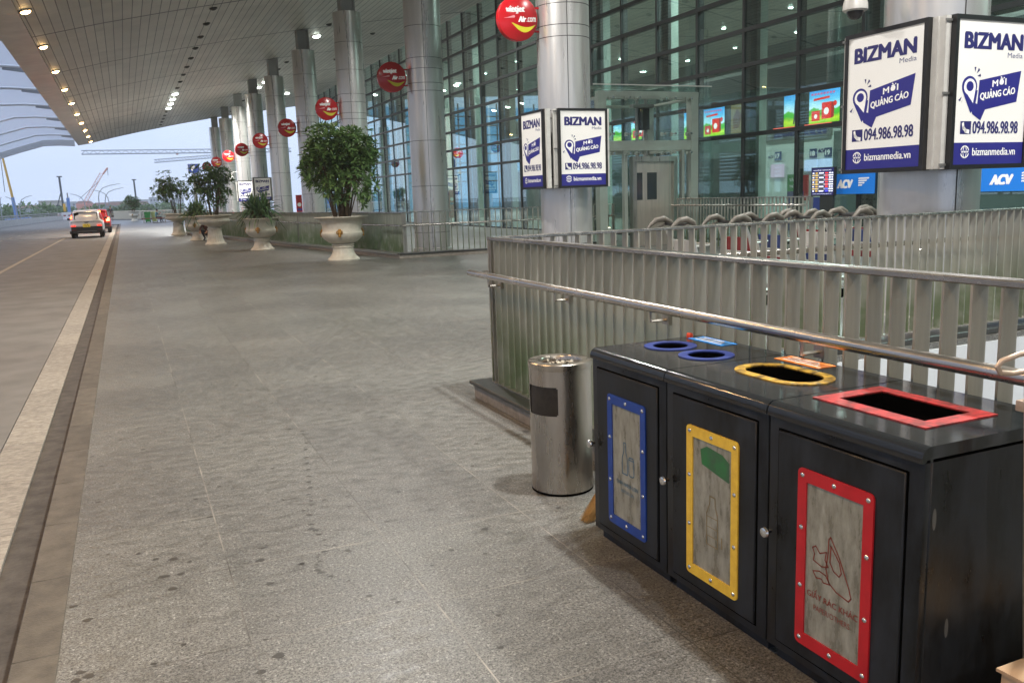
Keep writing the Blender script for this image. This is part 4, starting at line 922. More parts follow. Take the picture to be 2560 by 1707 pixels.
def leaf_mat(name, c1, c2):
    m = bpy.data.materials.new(name); m.use_nodes = True; t = m.node_tree; b = t.nodes["Principled BSDF"]; MATS[name] = m
    ob = t.nodes.new("ShaderNodeNewGeometry"); rp_ = t.nodes.new("ShaderNodeValToRGB")
    rp_.color_ramp.elements[0].color = srgb(c1); rp_.color_ramp.elements[1].color = srgb(c2)
    t.links.new(ob.outputs['Random Per Island'], rp_.inputs['Fac']); t.links.new(rp_.outputs['Color'], b.inputs['Base Color']); b.inputs['Roughness'].default_value = .45
    tr = t.nodes.new("ShaderNodeBsdfTranslucent"); t.links.new(rp_.outputs['Color'], tr.inputs['Color']); mx_ = t.nodes.new("ShaderNodeMixShader"); mx_.inputs[0].default_value = .3
    t.links.new(b.outputs[0], mx_.inputs[1]); t.links.new(tr.outputs[0], mx_.inputs[2]); t.links.new(mx_.outputs[0], t.nodes["Material Output"].inputs[0])
    return m
M_LEAF = leaf_mat("leaf_green", '#456638', '#83a361'); M_LEAFD = leaf_mat("leaf_dark", '#39573a', '#668b56'); M_BLADE = leaf_mat("blade_green", '#31502f', '#5f8052')
M_STEM = mat("plant_stem", '#6d5a44', .8, var=.4, vscale=20)
def leaf(mb, p, d, L, w, m, droop=.25, seg=3):
    d = d.normalized(); s = d.cross(Vector((0, 0, 1)))
    s = s.normalized() if s.length > .01 else Vector((1, 0, 0)); q = rnd.uniform(-.6, .6); n = s.cross(d); s = (s*math.cos(q)+n*math.sin(q))
    vs = [p]; 
    for i in range(1, seg):
        t = i/seg; c = p+d*L*t-Vector((0, 0, 1))*droop*L*t*t; ww = w*math.sin(PI*(t*.85+.1)); vs += [c+s*ww/2, c-s*ww/2]
    vs.append(p+d*L-Vector((0, 0, 1))*droop*L)
    fs = [(0, 2, 1)]+[(2*i-1, 2*i, 2*i+2, 2*i+1) for i in range(1, seg-1)]+[(2*seg-3, 2*seg-2, 2*seg-1)]
    mb.add(vs, fs, m)
def bush(loc, cx, cz, rx, rz, n, label, name="leafy_shrub", L=.16, w=.05, m=None, z0=1.06, nst=16, seed=1, loose=.2, per=7, lean=0):
    global rnd
    keep = rnd; rnd = random.Random(seed); m = m or M_LEAF
    root = empty(name, loc, 0, label, "plant", "plants growing in the white urns"); mb = MB(); ms = MB(); tips = []
    lobes = [(Vector((rnd.uniform(-.55, .55)*rx+cx, rnd.uniform(-.55, .55)*rx, cz+rnd.uniform(-.5, .55)*rz)), rnd.uniform(.45, .62)) for _ in range(9)]+[(Vector((cx, 0, cz)), .78)]
    for i in range(n):
        c, k = rnd.choice(lobes); th = rnd.uniform(0, 2*PI); ph = math.acos(rnd.uniform(-.95, 1)); rr = k*(1-rnd.random()**2*.55)+rnd.gauss(0, .04)*loose*5
        p = c+Vector((math.sin(ph)*math.cos(th)*rx*rr, math.sin(ph)*math.sin(th)*rx*rr, math.cos(ph)*rz*rr))
        out = ((p-Vector((cx, 0, cz-.4*rz))).normalized()+Vector((0, 0, .35))).normalized()
        for j in range(per):
            a = 2*PI*j/per+rnd.uniform(-.3, .3); s = out.cross(Vector((.3, .2, 1))).normalized(); t = out.cross(s)
            leaf(mb, p, out*rnd.uniform(.3, .8)+s*math.cos(a)+t*math.sin(a), L*rnd.uniform(.7, 1.2), w*rnd.uniform(.8, 1.2), m, droop=rnd.uniform(-.05, .2))
        if i % max(1, n//(nst*5)) == 0: tips.append(p)
    mb.build("foliage", root, smooth=0)
    stems = []
    for i in range(nst):
        a = rnd.uniform(0, 2*PI); q = rnd.uniform(.02, .22); b = Vector((q*math.cos(a), q*math.sin(a), z0)); e = Vector((cx+(q*2.2*math.cos(a))*rx+rnd.uniform(-.1, .1), q*2.2*math.sin(a)*rx, cz-rz*.2+rnd.uniform(-.1, .3)))
        mid = b.lerp(e, .5)+Vector((rnd.uniform(-.06, .06), rnd.uniform(-.06, .06), .05)); ms.tube([b, mid, e], [.018, .014, .01], M_STEM, n=6, caps=False); stems.append(e)
    for p in tips:
        e = min(stems, key=lambda s: (s-p).length); ms.tube([e, (e+p)/2+Vector((0, 0, -.03)), p], [.012, .008, .004], M_STEM, n=4, caps=False)
    ms.build("stems", root); rnd = keep
    return root
def spiky(loc, n, L, label, seed=1, z0=1.06, heads=7):
    global rnd
    keep = rnd; rnd = random.Random(seed)
    root = empty("spiky_plant", loc, 0, label, "plant", "plants growing in the white urns"); mb = MB(); ms = MB()
    for h in range(heads):
        a = 2*PI*h/heads; b = Vector((.16*math.cos(a), .16*math.sin(a), z0)) if h else Vector((0, 0, z0)); hd = b+Vector((.12*math.cos(a), .12*math.sin(a), rnd.uniform(.1, .42)))
        ms.tube([b, hd], .03, M_STEM, n=6)
        for i in range(n):
            th = rnd.uniform(0, 2*PI); el = rnd.uniform(-.15, 1.45); d = Vector((math.cos(th)*math.cos(el), math.sin(th)*math.cos(el), math.sin(el)))
            leaf(mb, hd+Vector((0, 0, rnd.uniform(-.08, .08))), d, L*rnd.uniform(.7, 1.15), .045, M_BLADE, droop=.15+.55*math.cos(el)*rnd.uniform(.6, 1.2), seg=6)
    mb.build("blades", root, smooth=0); ms.build("stem", root); rnd = keep
    return root
U = [((5.26, 23.02), 0), ((4.18, 30.35), 0), ((3.2, 36.17), 1), ((2.97, 41.5), 0), ((2.59, 50.0), 1), ((.99, 106.3), 0)]
un = ["nearest and largest white urn with gold emblems, before the railing corner", "white urn with gold emblems holding the nearer spiky plant", "white urn on a tall fluted pedestal, holding the middle bushy plant",
      "smaller white gold emblem urn between the two fluted urns", "white fluted urn farthest along the near group, below the left bush", "lone tiny white urn far away at the end fence"]
protoR = protoF = None
for (xy, kind), lb in zip(U, un):
    if kind == 0:
        if protoR is None: protoR = empty("planter_urn"); urn_round(protoR); o = protoR
        else: o = copy_tree(protoR)
    else:
        if protoF is None: protoF = empty("planter_urn"); urn_flat(protoF); o = protoF
        else: o = copy_tree(protoF)
    o.location = (*xy, 0); tag(o, lb, "urn", "white planter urns along the pavement"); sc_ = 1.0 if xy[1] < 25 else (.93 if kind == 0 else 1.0)
    o.scale = (sc_, sc_, sc_)
bush((5.26, 23.02, 0), .02, 2.5, 1.2, 1.0, 1150, "biggest leafy rosette bush, in the nearest urn", L=.19, w=.062, seed=3, nst=38)
bush((3.2, 36.17, 0), 0, 2.3, .98, .8, 420, "leafy bush in the fluted urn between the two spiky plants", L=.17, w=.05, seed=5, m=M_LEAFD, nst=18)
bush((2.59, 50.0, 0), -.1, 2.55, .98, .82, 380, "loose bush farthest left in the near group, against the sky", L=.17, w=.05, seed=8, m=M_LEAFD, nst=10)
bush((.99, 106.3, 0), .1, 2.1, .9, .8, 260, "small dark dense bush in the lone far urn", L=.22, w=.08, seed=9, m=M_LEAFD, z0=1.0, nst=12)
spiky((4.18, 30.35, 0), 46, .85, "spiky long bladed plant in the gold emblem urn, in front of the distant advert box", seed=2, z0=1.0)
spiky((2.97, 41.5, 0), 40, .80, "darker spiky plant squeezed between the two bushes", seed=4, z0=1.0)
# ------------------------------------------------------------------ glass facade
XG = 16.4
MY = [18.23+2.187*k for k in range(-22, 32)]
MY = [y for y in MY if -32 < y < 86.6]
TZ = [3.02, 3.97, 4.93, 5.88, 6.84, 7.79, 8.75, 9.7]
fac = empty("glass_facade", (XG, 0, 0), 0, "long green tinted glass wall with dark grid bars along the terminal hall", "glass wall")
mb = MB(); mb.box(-.012, .012, -32, 86.5, .06, ceil_z(XG)-.03, M_GLASS); mb.build("glazing", fac, smooth=0)
mb = MB()
for y in MY: mb.box(.014, .20, y-.035, y+.035, .05, ceil_z(XG)-.02, M_MULL); mb.box(-.05, -.0125, y-.048, y+.048, .05, ceil_z(XG)-.02, M_MULL)
mb.build("mullions", fac, smooth=0)
mb = MB()
for z in TZ: mb.box(.014, .17, -32, 86.5, z-.045, z+.045, M_MULL); mb.box(-.055, -.0125, -32, 86.5, z-.055, z+.055, M_MULL)
mb.box(-.06, .17, -32, 86.5, .0, .055, M_MULL)
mb.build("transoms", fac, smooth=0)
p0 = None
for i, y in enumerate([q for k_, q in zip(range(-22, 32), [18.23+2.187*k for k in range(-22, 32)]) if q in MY and k_ % 2]):
    if p0 is None:
        mb = MB(); mb.box(.30, .42, -.16, .16, .0, ceil_z(XG+.4)-.02, M_MULL); mb.box(.43, .80, -.02, .2, .0, ceil_z(XG+.4)-.0, M_FIN)
        for z in TZ[1::2]: mb.box(.20, .30, -.03, .03, z-.03, z+.03, M_ALU)
        p0 = mb.build("inner_post", fac, smooth=0); o = p0
    else: o = p0.copy(); COL.objects.link(o)
    o.location = (0, y, 0)

# blue banners, departures board, red posters fixed near the glass
def acv_banner(y0, w, z0, z1, label):
    root = empty("blue_banner", (XG-.12, y0, 0), 0, label, "banner", "blue banners on the glass wall")
    to = plane_map((0, 0, 0), (0, -1, 0)); mb = MB(); blue = mat("banner_blue", '#1273cf', .45, emit='#1273cf', estr=.15)
    mb.prism([(0, z0), (w, z0), (w, z1), (0, z1)], lay(to, .03), lay(to, 0), blue); mb.build("panel", root, smooth=0)
    h = z1-z0; mb = MB(); put_text(mb, "ACV", .24, z0+h*.28, .5, h*.44, lay(to, .033), M_WHITETXT, .045, shear=.18)
    for i in range(4):
        for j in range(9-i*2): stroke(mb, [(.95+j*.035+i*.0, z0+h*(.74-.11*i)), (.975+j*.035, z0+h*(.76-.11*i))], h*.06, lay(to, .033), M_WHITETXT)
    mb.build("lettering", root, smooth=0)
acv_banner(16.87, 1.42, 1.31, 1.80, "blue banner with white lettering left of the nearest column shaft")
acv_banner(12.68, 1.42, 1.31, 1.78, "blue banner with white lettering at the right edge, right of the column")
root = empty("departures_board", (XG-.45, 17.15, 0), 0, "tall dark departures screen with coloured rows left of the blue banner", "screen")
to = plane_map((0, 0, 0), (0, -1, 0)); mb = MB(); mb.prism([(0, 1.28), (.78, 1.28), (.78, 1.98), (0, 1.98)], lay(to, .04), lay(to, -.04), M_DARKFRAME); mb.build("casing", root, smooth=0)
mb = MB(); mb.poly([(.02, 1.30), (.76, 1.30), (.76, 1.96), (.02, 1.96)], [], lay(to, .042), emis("screen_navy", '#12164a', .8))
eW = emis("screen_white", '#e8ecff', .9); eR = emis("screen_red", '#e03a3a', 1); eY = emis("screen_amber", '#d9b54a', .8); eG = emis("screen_grey", '#9aa0a8', .5)
put_text(mb, "CHUYẾN ĐI / DEPARTURES", .08, 1.895, .6, .035, lay(to, .044), eW)
for i in range(9):
    z = 1.84-.055*i
    if i % 2: mb.poly([(.03, z-.022), (.75, z-.022), (.75, z+.022), (.03, z+.022)], [], lay(to, .0435), eG)
    for (u, w, m_) in ((.05, .06, eW if not i % 2 else eY), (.15, .08, eY), (.27, .16, eW if not i % 2 else M_DARKFRAME), (.48, .10, eR if i < 7 else emis("screen_violet", '#4a4ae0', 1)), (.61, .06, eW), (.69, .05, eW)):
        mb.poly([(u, z-.014), (u+w, z-.014), (u+w, z+.014), (u, z+.014)], [], lay(to, .045), m_)
put_text(mb, "CANG HANG KHONG QUOC TE", .06, 1.318, .64, .022, lay(to, .044), eW)
mb.build("screen", root, smooth=0)
mb = MB(); mb.prism([(.3, .0), (.74, .0), (.74, 1.279), (.3, 1.279)], lay(to, .03), lay(to, -.03), M_HALLDARK); mb.prism([(.06, .85), (.29, .85), (.29, 1.25), (.06, 1.25)], lay(to, .02), lay(to, 0), mat("notice_blue", '#24397a', .5)); mb.build("stand", root, smooth=0)

# ------------------------------------------------------------------ glass lift tower before the facade
LX0, LX1, LY0, LY1, LH = 12.0, 15.27, 21.0, 23.6, 4.36
root = empty("glass_lift", (0, 0, 0), 0, "glass lift tower with steel frame and stainless doors before the glass wall", "lift")
M_LIFT = mat("lift_frame_paint", '#b4b4ac', .45, .2, var=.12, vscale=3)
mb = MB(); g = .012
mb.box(LX0-.25, LX0+.95, LY0-.20, LY0-.188, .05, LH, M_GLASS2); mb.box(LX0+.96, LX0+2.12, LY0-.20, LY0-.188, 2.56, LH, M_GLASS2); mb.box(LX0+2.13, LX1+.28, LY0-.20, LY0-.188, .05, LH, M_GLASS2)
mb.box(LX0-.26, LX0-.25, LY0-.2, LY1, .05, LH, M_GLASS2); mb.box(LX1+.28, LX1+.29, LY0-.2, LY1, .05, LH, M_GLASS2); mb.box(LX0-.25, LX1+.28, LY1, LY1+.01, .05, LH, M_GLASS2)
mb.build("glazing", root, smooth=0)
mb = MB()
for x in (LX0, LX1-.25):
    for y in (LY0, LY1-.3): mb.box(x, x+.24, y, y+.24, 0, LH-.25, M_LIFT)
for z0, z1 in ((2.66, 2.93), (LH-.30, LH-.24)):
    mb.box(LX0+.241, LX1-.251, LY0+.02, LY0+.2, z0, z1, M_LIFT); mb.box(LX0+.241, LX1-.251, LY1-.28, LY1-.1, z0, z1, M_LIFT)
    for x in (LX0+.02, LX1-.23): mb.box(x, x+.2, LY0+.241, LY1-.301, z0, z1, M_LIFT)
mb.box(LX0-.27, LX1+.30, LY0-.21, LY0-.18, LH+.021, LH+.05, M_WHITEALU); mb.box(LX0+.0, LX1, LY0, LY0+.2, LH-.249, LH-.1, M_LIFT); mb.box(LX0+.80, LX0+.9, LY0+.02, LY0+.16, 0, 2.655, M_LIFT); mb.box(LX1-.55, LX1-.47, LY0+.02, LY0+.16, 0, 2.655, M_LIFT)
mb.build("frame", root, smooth=0)
mb = MB()
for z in (4.06, 3.10, 2.58):
    for x in (12.33, 12.85, 13.16, 14.02, 14.33, 14.86):
        mb = MB(); mb.box(x-.035, x+.035, LY0-.03, LY0+.02, z-.05, z+.05, M_LIFT); mb.tube([(x, LY0-.235, z), (x, LY0-.03, z)], .016, M_CHROME, n=8); mb.tube([(x, LY0-.24, z), (x, LY0-.21, z)], .034, M_CHROME, n=12); mb.build("glass_clamp", root)
dX0, dX1 = 12.98, 14.45
mb = MB(); y = LY0-.14
mb.box(dX0, dX0+.12, y, y+.2, 0, 2.49, M_STEEL); mb.box(dX1-.12, dX1, y, y+.2, 0, 2.49, M_STEEL); mb.box(dX0+.12, dX1-.12, y, y+.2, 2.35, 2.49, M_STEEL); mb.build("door_frame", root, smooth=0)
M_SATIN = mat("satin_stainless", (.74, .66, .57), .3, .75, var=.2, vscale=2, stretch=(5, 1, .4))
dl = (dX0+.125, 13.41, 14.01, dX1-.125)
winm = mat("lift_window_dark", (.03, .04, .04), .08)
for i, (a, b) in enumerate(zip(dl, dl[1:])):
    mb = MB(); mb.box(a+.004, b-.004, y+.07+.02*i, y+.10+.02*i, .01, 2.345, M_SATIN); dn = mb.build("door_leaf", root, smooth=0)
    if i < 2:
        c = a+.03 if i == 0 else a+.08; w = .19 if i == 0 else .32
        mb = MB(); mb.box(c, c+w, y+.066+.02*i, y+.0695+.02*i, 1.30, 2.05, winm); mb.build("window", dn, smooth=0)
mb = MB(); mb.box(LX0+1.95, LX0+2.2, LY0+.9, LY0+1.3, 3.3, 4.0, M_HALLDARK); mb.box(LX0+1.6, LX0+2.3, LY0+.8, LY0+1.0, 3.9, 4.0, M_ALU); mb.tube([(LX0+1.9, LY0+1.1, .1), (LX0+1.9, LY0+1.1, 4.2)], .05, M_ALU, n=8); mb.tube([(LX0+2.2, LY0+1.1, .1), (LX0+2.2, LY0+1.1, 4.2)], .05, M_ALU, n=8)
mb.build("hoist", root, smooth=20)
mb = MB(); mb.box(LX0-.25, LX1+.28, LY0-.2, LY1, LH, LH+.02, M_GLASS2); mb.build("roof_pane", root, smooth=0)
root = empty("floor_uplight", (LX0+.55, LY0+.55, 0), 0, "small lit floor lamp glowing inside the foot of the lift tower", "lamp")
mb = MB(); mb.lathe([(.12, 0), (.12, .5), (.08, .55)], M_LIFT, n=16); mb.build("body", root); mb = MB(); mb.disc((0, 0, .552), .08, emis("uplight", '#fff0c8', 10), nrm=(0, 0, 1)); mb.build("bulb", root)

# ------------------------------------------------------------------ departures hall behind the glass
mb = MB(); mb.box(46, 46.3, -34, 87, 0, 12.0, M_HALLWALL); mb.box(16.5, 46, -34.3, -34, 0, 11, M_HALLWALL)
tag(mb.build("hall_back_wall", smooth=0), "grey green back wall deep inside the hall", "wall")
root = empty("hall_end_glazing", (0, 86.8, 0), 0, "bright end glazing of the hall, sky showing between its bars", "glass wall")
mb = MB(); mb.box(16.7, 46, 0, .03, 0, 10.6, glass_mat("end_glass", (.45, .78, .92), base_refl=.03, power=.6)); mb.build("glazing", root, smooth=0)
mb = MB()
for i in range(21): mb.box(16.7+1.46*i-.06, 16.7+1.46*i+.06, -.16, -.002, 0, 11, M_MULL)
for z in TZ: mb.box(16.7, 46, -.12, -.003, z-.06, z+.06, M_MULL)
mb.build("bars", root, smooth=0)
XW = 26.0
root = empty("check_in_wall", (XW, 0, 0), 0, "pale check-in counter portal with numbers 17, 18 and 19 behind the glass", "counter")
to = plane_map((0, 0, 0), (0, -1, 0))   # u = -y
M_PORT = mat("portal_white", '#cfd6d2', .5)
mb = MB(); mb.box(0, .4, 26.9, 30.9, 0, 3.72, M_PORT); mb.box(.0, .4, 31.6, 41, 0, 2.9, M_HALLDARK); mb.box(.05, .4, 41, 60, 0, 3.1, M_HALLDARK); mb.box(.05, .4, -20, 26.9, 0, 3.6, M_HALLWALL); mb.build("wall", root, smooth=0)
mb = MB(); mb.prism([(-30.9, 3.45), (-26.9, 3.45), (-26.9, 3.90), (-30.9, 3.90)], lay(to, .12), lay(to, 0), M_ALU)
put_text(mb, "@BIZMANMEDIA", -30.2, 3.52, 1.5, .24, lay(to, .123), M_NAVYTXT, .03); put_text(mb, "094.986.98.98", -28.5, 3.52, 1.4, .24, lay(to, .123), M_NAVYTXT, .03)
mb.prism([(-30.2, 3.901), (-26.95, 3.901), (-26.95, 3.96), (-30.2, 3.96)], lay(to, .16), lay(to, 0), emis("red_strip_light", '#ff5a48', 1.6)); mb.build("header", root, smooth=0)
nb = mat("number_plate_navy", '#1c2d57', .5, emit='#1c2d57', estr=.3)
for txt, u in (("17", -30.2), ("18", -28.1), ("19", -27.27)):
    mb = MB(); mb.prism([(u, 2.62), (u+.36, 2.62), (u+.36, 2.98), (u, 2.98)], lay(to, .06), lay(to, 0), nb); put_text(mb, txt, u+.05, 2.70, .26, .2, lay(to, .063), M_WHITETXT, .03); mb.build("number_plate", root, smooth=0)
mb = MB(); put_text(mb, "ACV", -27.70, 2.80, .38, .16, lay(to, .003), M_NAVYTXT, .04, shear=.15); mb.build("lettering", root, smooth=0); mb = MB(); put_text(mb, "ACV", -30.7, 2.72, .36, .13, lay(to, .003), M_NAVYTXT, .02, shear=.15); mb.build("lettering", root, smooth=0); mb = MB(); put_text(mb, "BAMBOO", -36.0, 1.82, 1.25, .22, lay(to, .003), M_VOID, .04); put_text(mb, "AIRWAYS", -35.3, 1.66, .5, .08, lay(to, .003), M_VOID, .01); mb.build("lettering", root, smooth=0)
mb = MB()
for u in (-28.35, -27.55):
    mb.prism([(u, 2.1), (u+.72, 2.1), (u+.72, 2.55), (u, 2.55)], lay(to, .1), lay(to, .05), emis("pale_screen", '#b9c4e8', .75))
mb.build("counter_screens", root, smooth=0)
mb = MB(); mb.prism([(-30.4, 1.9), (-29.6, 1.9), (-29.6, 2.45), (-30.4, 2.45)], lay(to, .1), lay(to, .05), emis("pale_screen_pink", '#d0b4cc', .5)); mb.prism([(-28.6, .9), (-28.0, .9), (-28.0, 1.95), (-28.6, 1.95)], lay(to, .2), lay(to, .15), mat("poster_red", '#a02020', .5)); mb.build("posters", root, smooth=0)
root = empty("green_notice", (21.0, 23.75, 0), 0, "green notice panel seen through the glass between the lift and the counters", "sign")
mb = MB(); mb.prism([(0, 1.35), (.72, 1.35), (.72, 1.92), (0, 1.92)], lay(to, .03), lay(to, 0), mat("notice_green", '#2f9a48', .5, emit='#2f9a48', estr=.12)); put_text(mb, "VÀO", .1, 1.68, .35, .14, lay(to, .033), M_WHITETXT, .02); put_text(mb, "THỦ TỤC", .1, 1.45, .52, .14, lay(to, .033), M_WHITETXT, .02); mb.build("panel", root, smooth=0)
mb = MB(); mb.box(-.01, .02, -.74, .02, 0, 1.349, M_NAVY); mb.build("stand", root, smooth=0)
# upper wall with backlit pictures of sky and hills
mb = MB(); mb.box(XW+.5, XW+.8, -34, 60, 3.98, 6.6, M_HALLDARK); mb.box(XW+.5, XW+.8, -34, 60, 6.6, 6.75, M_ALU)
tag(mb.build("upper_hall_wall", smooth=0), "dark upper wall band inside the hall carrying the lit pictures", "wall")
eSky = bpy.data.materials.new("backlit_landscape"); eSky.use_nodes = True; MATS["backlit_landscape"] = eSky
t_ = eSky.node_tree; b_ = t_.nodes["Principled BSDF"]; co_ = t_.nodes.new("ShaderNodeTexCoord"); sp_ = t_.nodes.new("ShaderNodeSeparateXYZ"); t_.links.new(co_.outputs['Object'], sp_.inputs[0])
nz_ = t_.nodes.new("ShaderNodeTexNoise"); nz_.inputs['Scale'].default_value = 1.6; t_.links.new(co_.outputs['Object'], nz_.inputs['Vector'])
ad_ = t_.nodes.new("ShaderNodeMath"); ad_.operation = 'MULTIPLY_ADD'; ad_.inputs[1].default_value = .5; t_.links.new(nz_.outputs['Fac'], ad_.inputs[0]); t_.links.new(sp_.outputs['Z'], ad_.inputs[2])
mr_ = t_.nodes.new("ShaderNodeMapRange"); mr_.inputs['From Min'].default_value = .2; mr_.inputs['From Max'].default_value = 1.6; t_.links.new(ad_.outputs[0], mr_.inputs['Value'])
rp_ = t_.nodes.new("ShaderNodeValToRGB"); t_.links.new(mr_.outputs[0], rp_.inputs['Fac'])
e_ = rp_.color_ramp.elements; e_[0].position = .0; e_[0].color = srgb('#7fc81e'); e_[1].position = 1; e_[1].color = srgb('#1f8fe6')
for p_, c_ in ((.18, '#c8e22e'), (.30, '#3fae2e'), (.42, '#57b53a'), (.46, '#cfeefc'), (.7, '#6cc4f2')): q_ = e_.new(p_); q_.color = srgb(c_)
t_.links.new(rp_.outputs['Color'], b_.inputs['Base Color']); t_.links.new(rp_.outputs['Color'], b_.inputs['Emission Color']); b_.inputs['Emission Strength'].default_value = .85; eSky.cycles.emission_sampling = 'NONE'
eRed = emis("backlit_red", '#e5261f', .9); eWh = emis("backlit_white", '#fff3ee', .9); eFig = emis("backlit_figure_blue", '#2c4a72', .4)
def lit_picture(y, w, kind, label, h=1.3, z=4.02, X=XW):
    root = empty("lit_picture", (X+.45, y, z), 0, label, "light box", "lit pictures inside the hall"); mb = MB()
    mb.prism([(-.03, -.03), (w+.03, -.03), (w+.03, h+.03), (-.03, h+.03)], lay(to, .0), lay(to, -.04), M_DARKFRAME); mb.build("frame", root, smooth=0)
    mb = MB(); mb.poly([(0, 0), (w, 0), (w, h), (0, h)], [], lay(to, .003), eSky)
    if kind == 'boxes':
        mb.poly([(.15, .1), (.62, .1), (.62, .5), (.15, .5)], [], lay(to, .006), eRed); mb.poly([(.72, .15), (1.25, .15), (1.25, .8), (.72, .8)], [], lay(to, .006), eRed); mb.poly([(1.25, .15), (1.4, .2), (1.4, .78), (1.25, .8)], [], lay(to, .006), emis("backlit_dark_red", '#a81814', .7))
        mb.poly(circ(.385, .28, .09), [], lay(to, .008), eWh); mb.poly(circ(.98, .45, .14), [], lay(to, .008), eWh); mb.poly(circ(1.45, .72, .1), [], lay(to, .008), eRed)
        mb.poly([(.25, .9), (1.15, .95), (1.15, 1.04), (.25, .99)], [], lay(to, .006), eRed)
        for q in range(8): mb.poly([(.12+.17*q, 1.12), (.24+.17*q, 1.13), (.24+.17*q, 1.21), (.12+.17*q, 1.2)], [], lay(to, .006), emis("backlit_rose", '#d5639a', .7))
    elif kind == 'figure':
        stroke(mb, [(.62, .12), (.68, .5), (.7, .62)], .09, lay(to, .006), M_HALLDARK); stroke(mb, [(.8, .12), (.76, .5), (.74, .62)], .09, lay(to, .006), M_HALLDARK); stroke(mb, [(.72, .6), (.74, 1.0)], .17, lay(to, .007), eFig); mb.poly(circ(.78, 1.12, .06), [], lay(to, .008), emis("backlit_skin", '#c79a7c', .6)); stroke(mb, [(.72, .95), (.66, .7), (.66, .55)], .05, lay(to, .008), eFig)
    elif kind == 'brown':
        mb.poly([(0, 0), (w, 0), (w, h), (0, h)], [], lay(to, .004), emis("tan_poster", '#8c7a52', .22)); mb.poly([(.2, .2), (.6, .25), (.8, .8), (.45, 1.1), (.15, .7)], [], lay(to, .006), emis("tan_poster_dark", '#6a4634', .2)); mb.poly([(.75, 0), (1.05, 0), (1.1, .6), (.95, .95), (.8, .5)], [], lay(to, .007), emis("tan_poster_pale", '#b9b6ac', .3))
    elif kind == 'red':
        mb.poly([(0, 0), (w, 0), (w, h), (0, h)], [], lay(to, .004), emis("red_poster", '#9a2f2a', .3)); mb.poly([(0, h*.75), (w, h*.75), (w, h), (0, h)], [], lay(to, .005), emis("grey_poster", '#8b8f90', .3))
    mb.build("picture", root, smooth=0)
lit_picture(30.25, 1.17, 'figure', "bright lit landscape picture with a standing figure, beside the red boxes picture nearest the column")
lit_picture(28.73, 1.70, 'boxes', "brightest lit picture of red boxes on a green hill, left of the near advert boxes")
lit_picture(36.0, 1.67, 'boxes', "lit red boxes picture just right of the glass lift")
lit_picture(37.6, .8, '', "narrow lit landscape picture seen through the right side of the lift")
lit_picture(33.85, 1.35, 'brown', "dim brown picture between the two red boxes pictures")
lit_picture(44.6, 1.55, '', "lit sky picture seen through the left side of the lift", h=.95, z=4.31)
lit_picture(42.65, 1.05, 'boxes', "partly hidden lit picture seen through the middle of the lift", h=.95, z=4.31)
lit_picture(26.55, .8, 'red', "small red and grey picture half hidden by the near advert box", h=1.1, z=4.35)
lit_picture(20.5, 1.7, 'red', "red and white picture behind the right edge of the near advert box", h=1.3, z=2.2, X=XW-1)

# hall ceiling lamps
root0 = None; k = 0
for X in (21.0, 28.1, 36.4, 43.5):
    for i in range(14):
        yy = -4+6.4*i+(X % 3)
        if yy > 86: continue
        if root0 is None:
            root0 = empty("hall_lamp"); a, b = lamp_mesh(.14, M_LAMPHALL, M_ALU); a.build("trim_ring", root0); b.build("bulb", root0); e = root0
        else: e = copy_tree(root0)
        e.location = (X+rnd.uniform(-.15, .15), yy, ceil_z(X)-.03); tag(e, "small bright round lamp in the hall ceiling behind the glass", "ceiling lamp", "lit lamps in the hall ceiling")
        s_ = rnd.choice((.8, 1, 1.2, 2.0)); e.scale = (s_, s_, 1)
        if X in (21.0, 36.4) and i % 3 == 1: spot((X+.05, yy, ceil_z(X)-.25), E_HALL, (.95, 1, .93), 160, .6, r=.2, parent=None).parent = None
def _lamp_parent():
    ls = [o for o in COL.objects if o.name.startswith("lamp_light") and o.parent is None]; hs = [o for o in COL.objects if o.name.startswith("hall_lamp")]
    for l in ls:
        h = min(hs, key=lambda o: (o.location-l.location).length); w_ = l.location-h.location
        l.parent = h; l.location = (w_.x/h.scale.x, w_.y/h.scale.y, w_.z)
_lamp_parent()

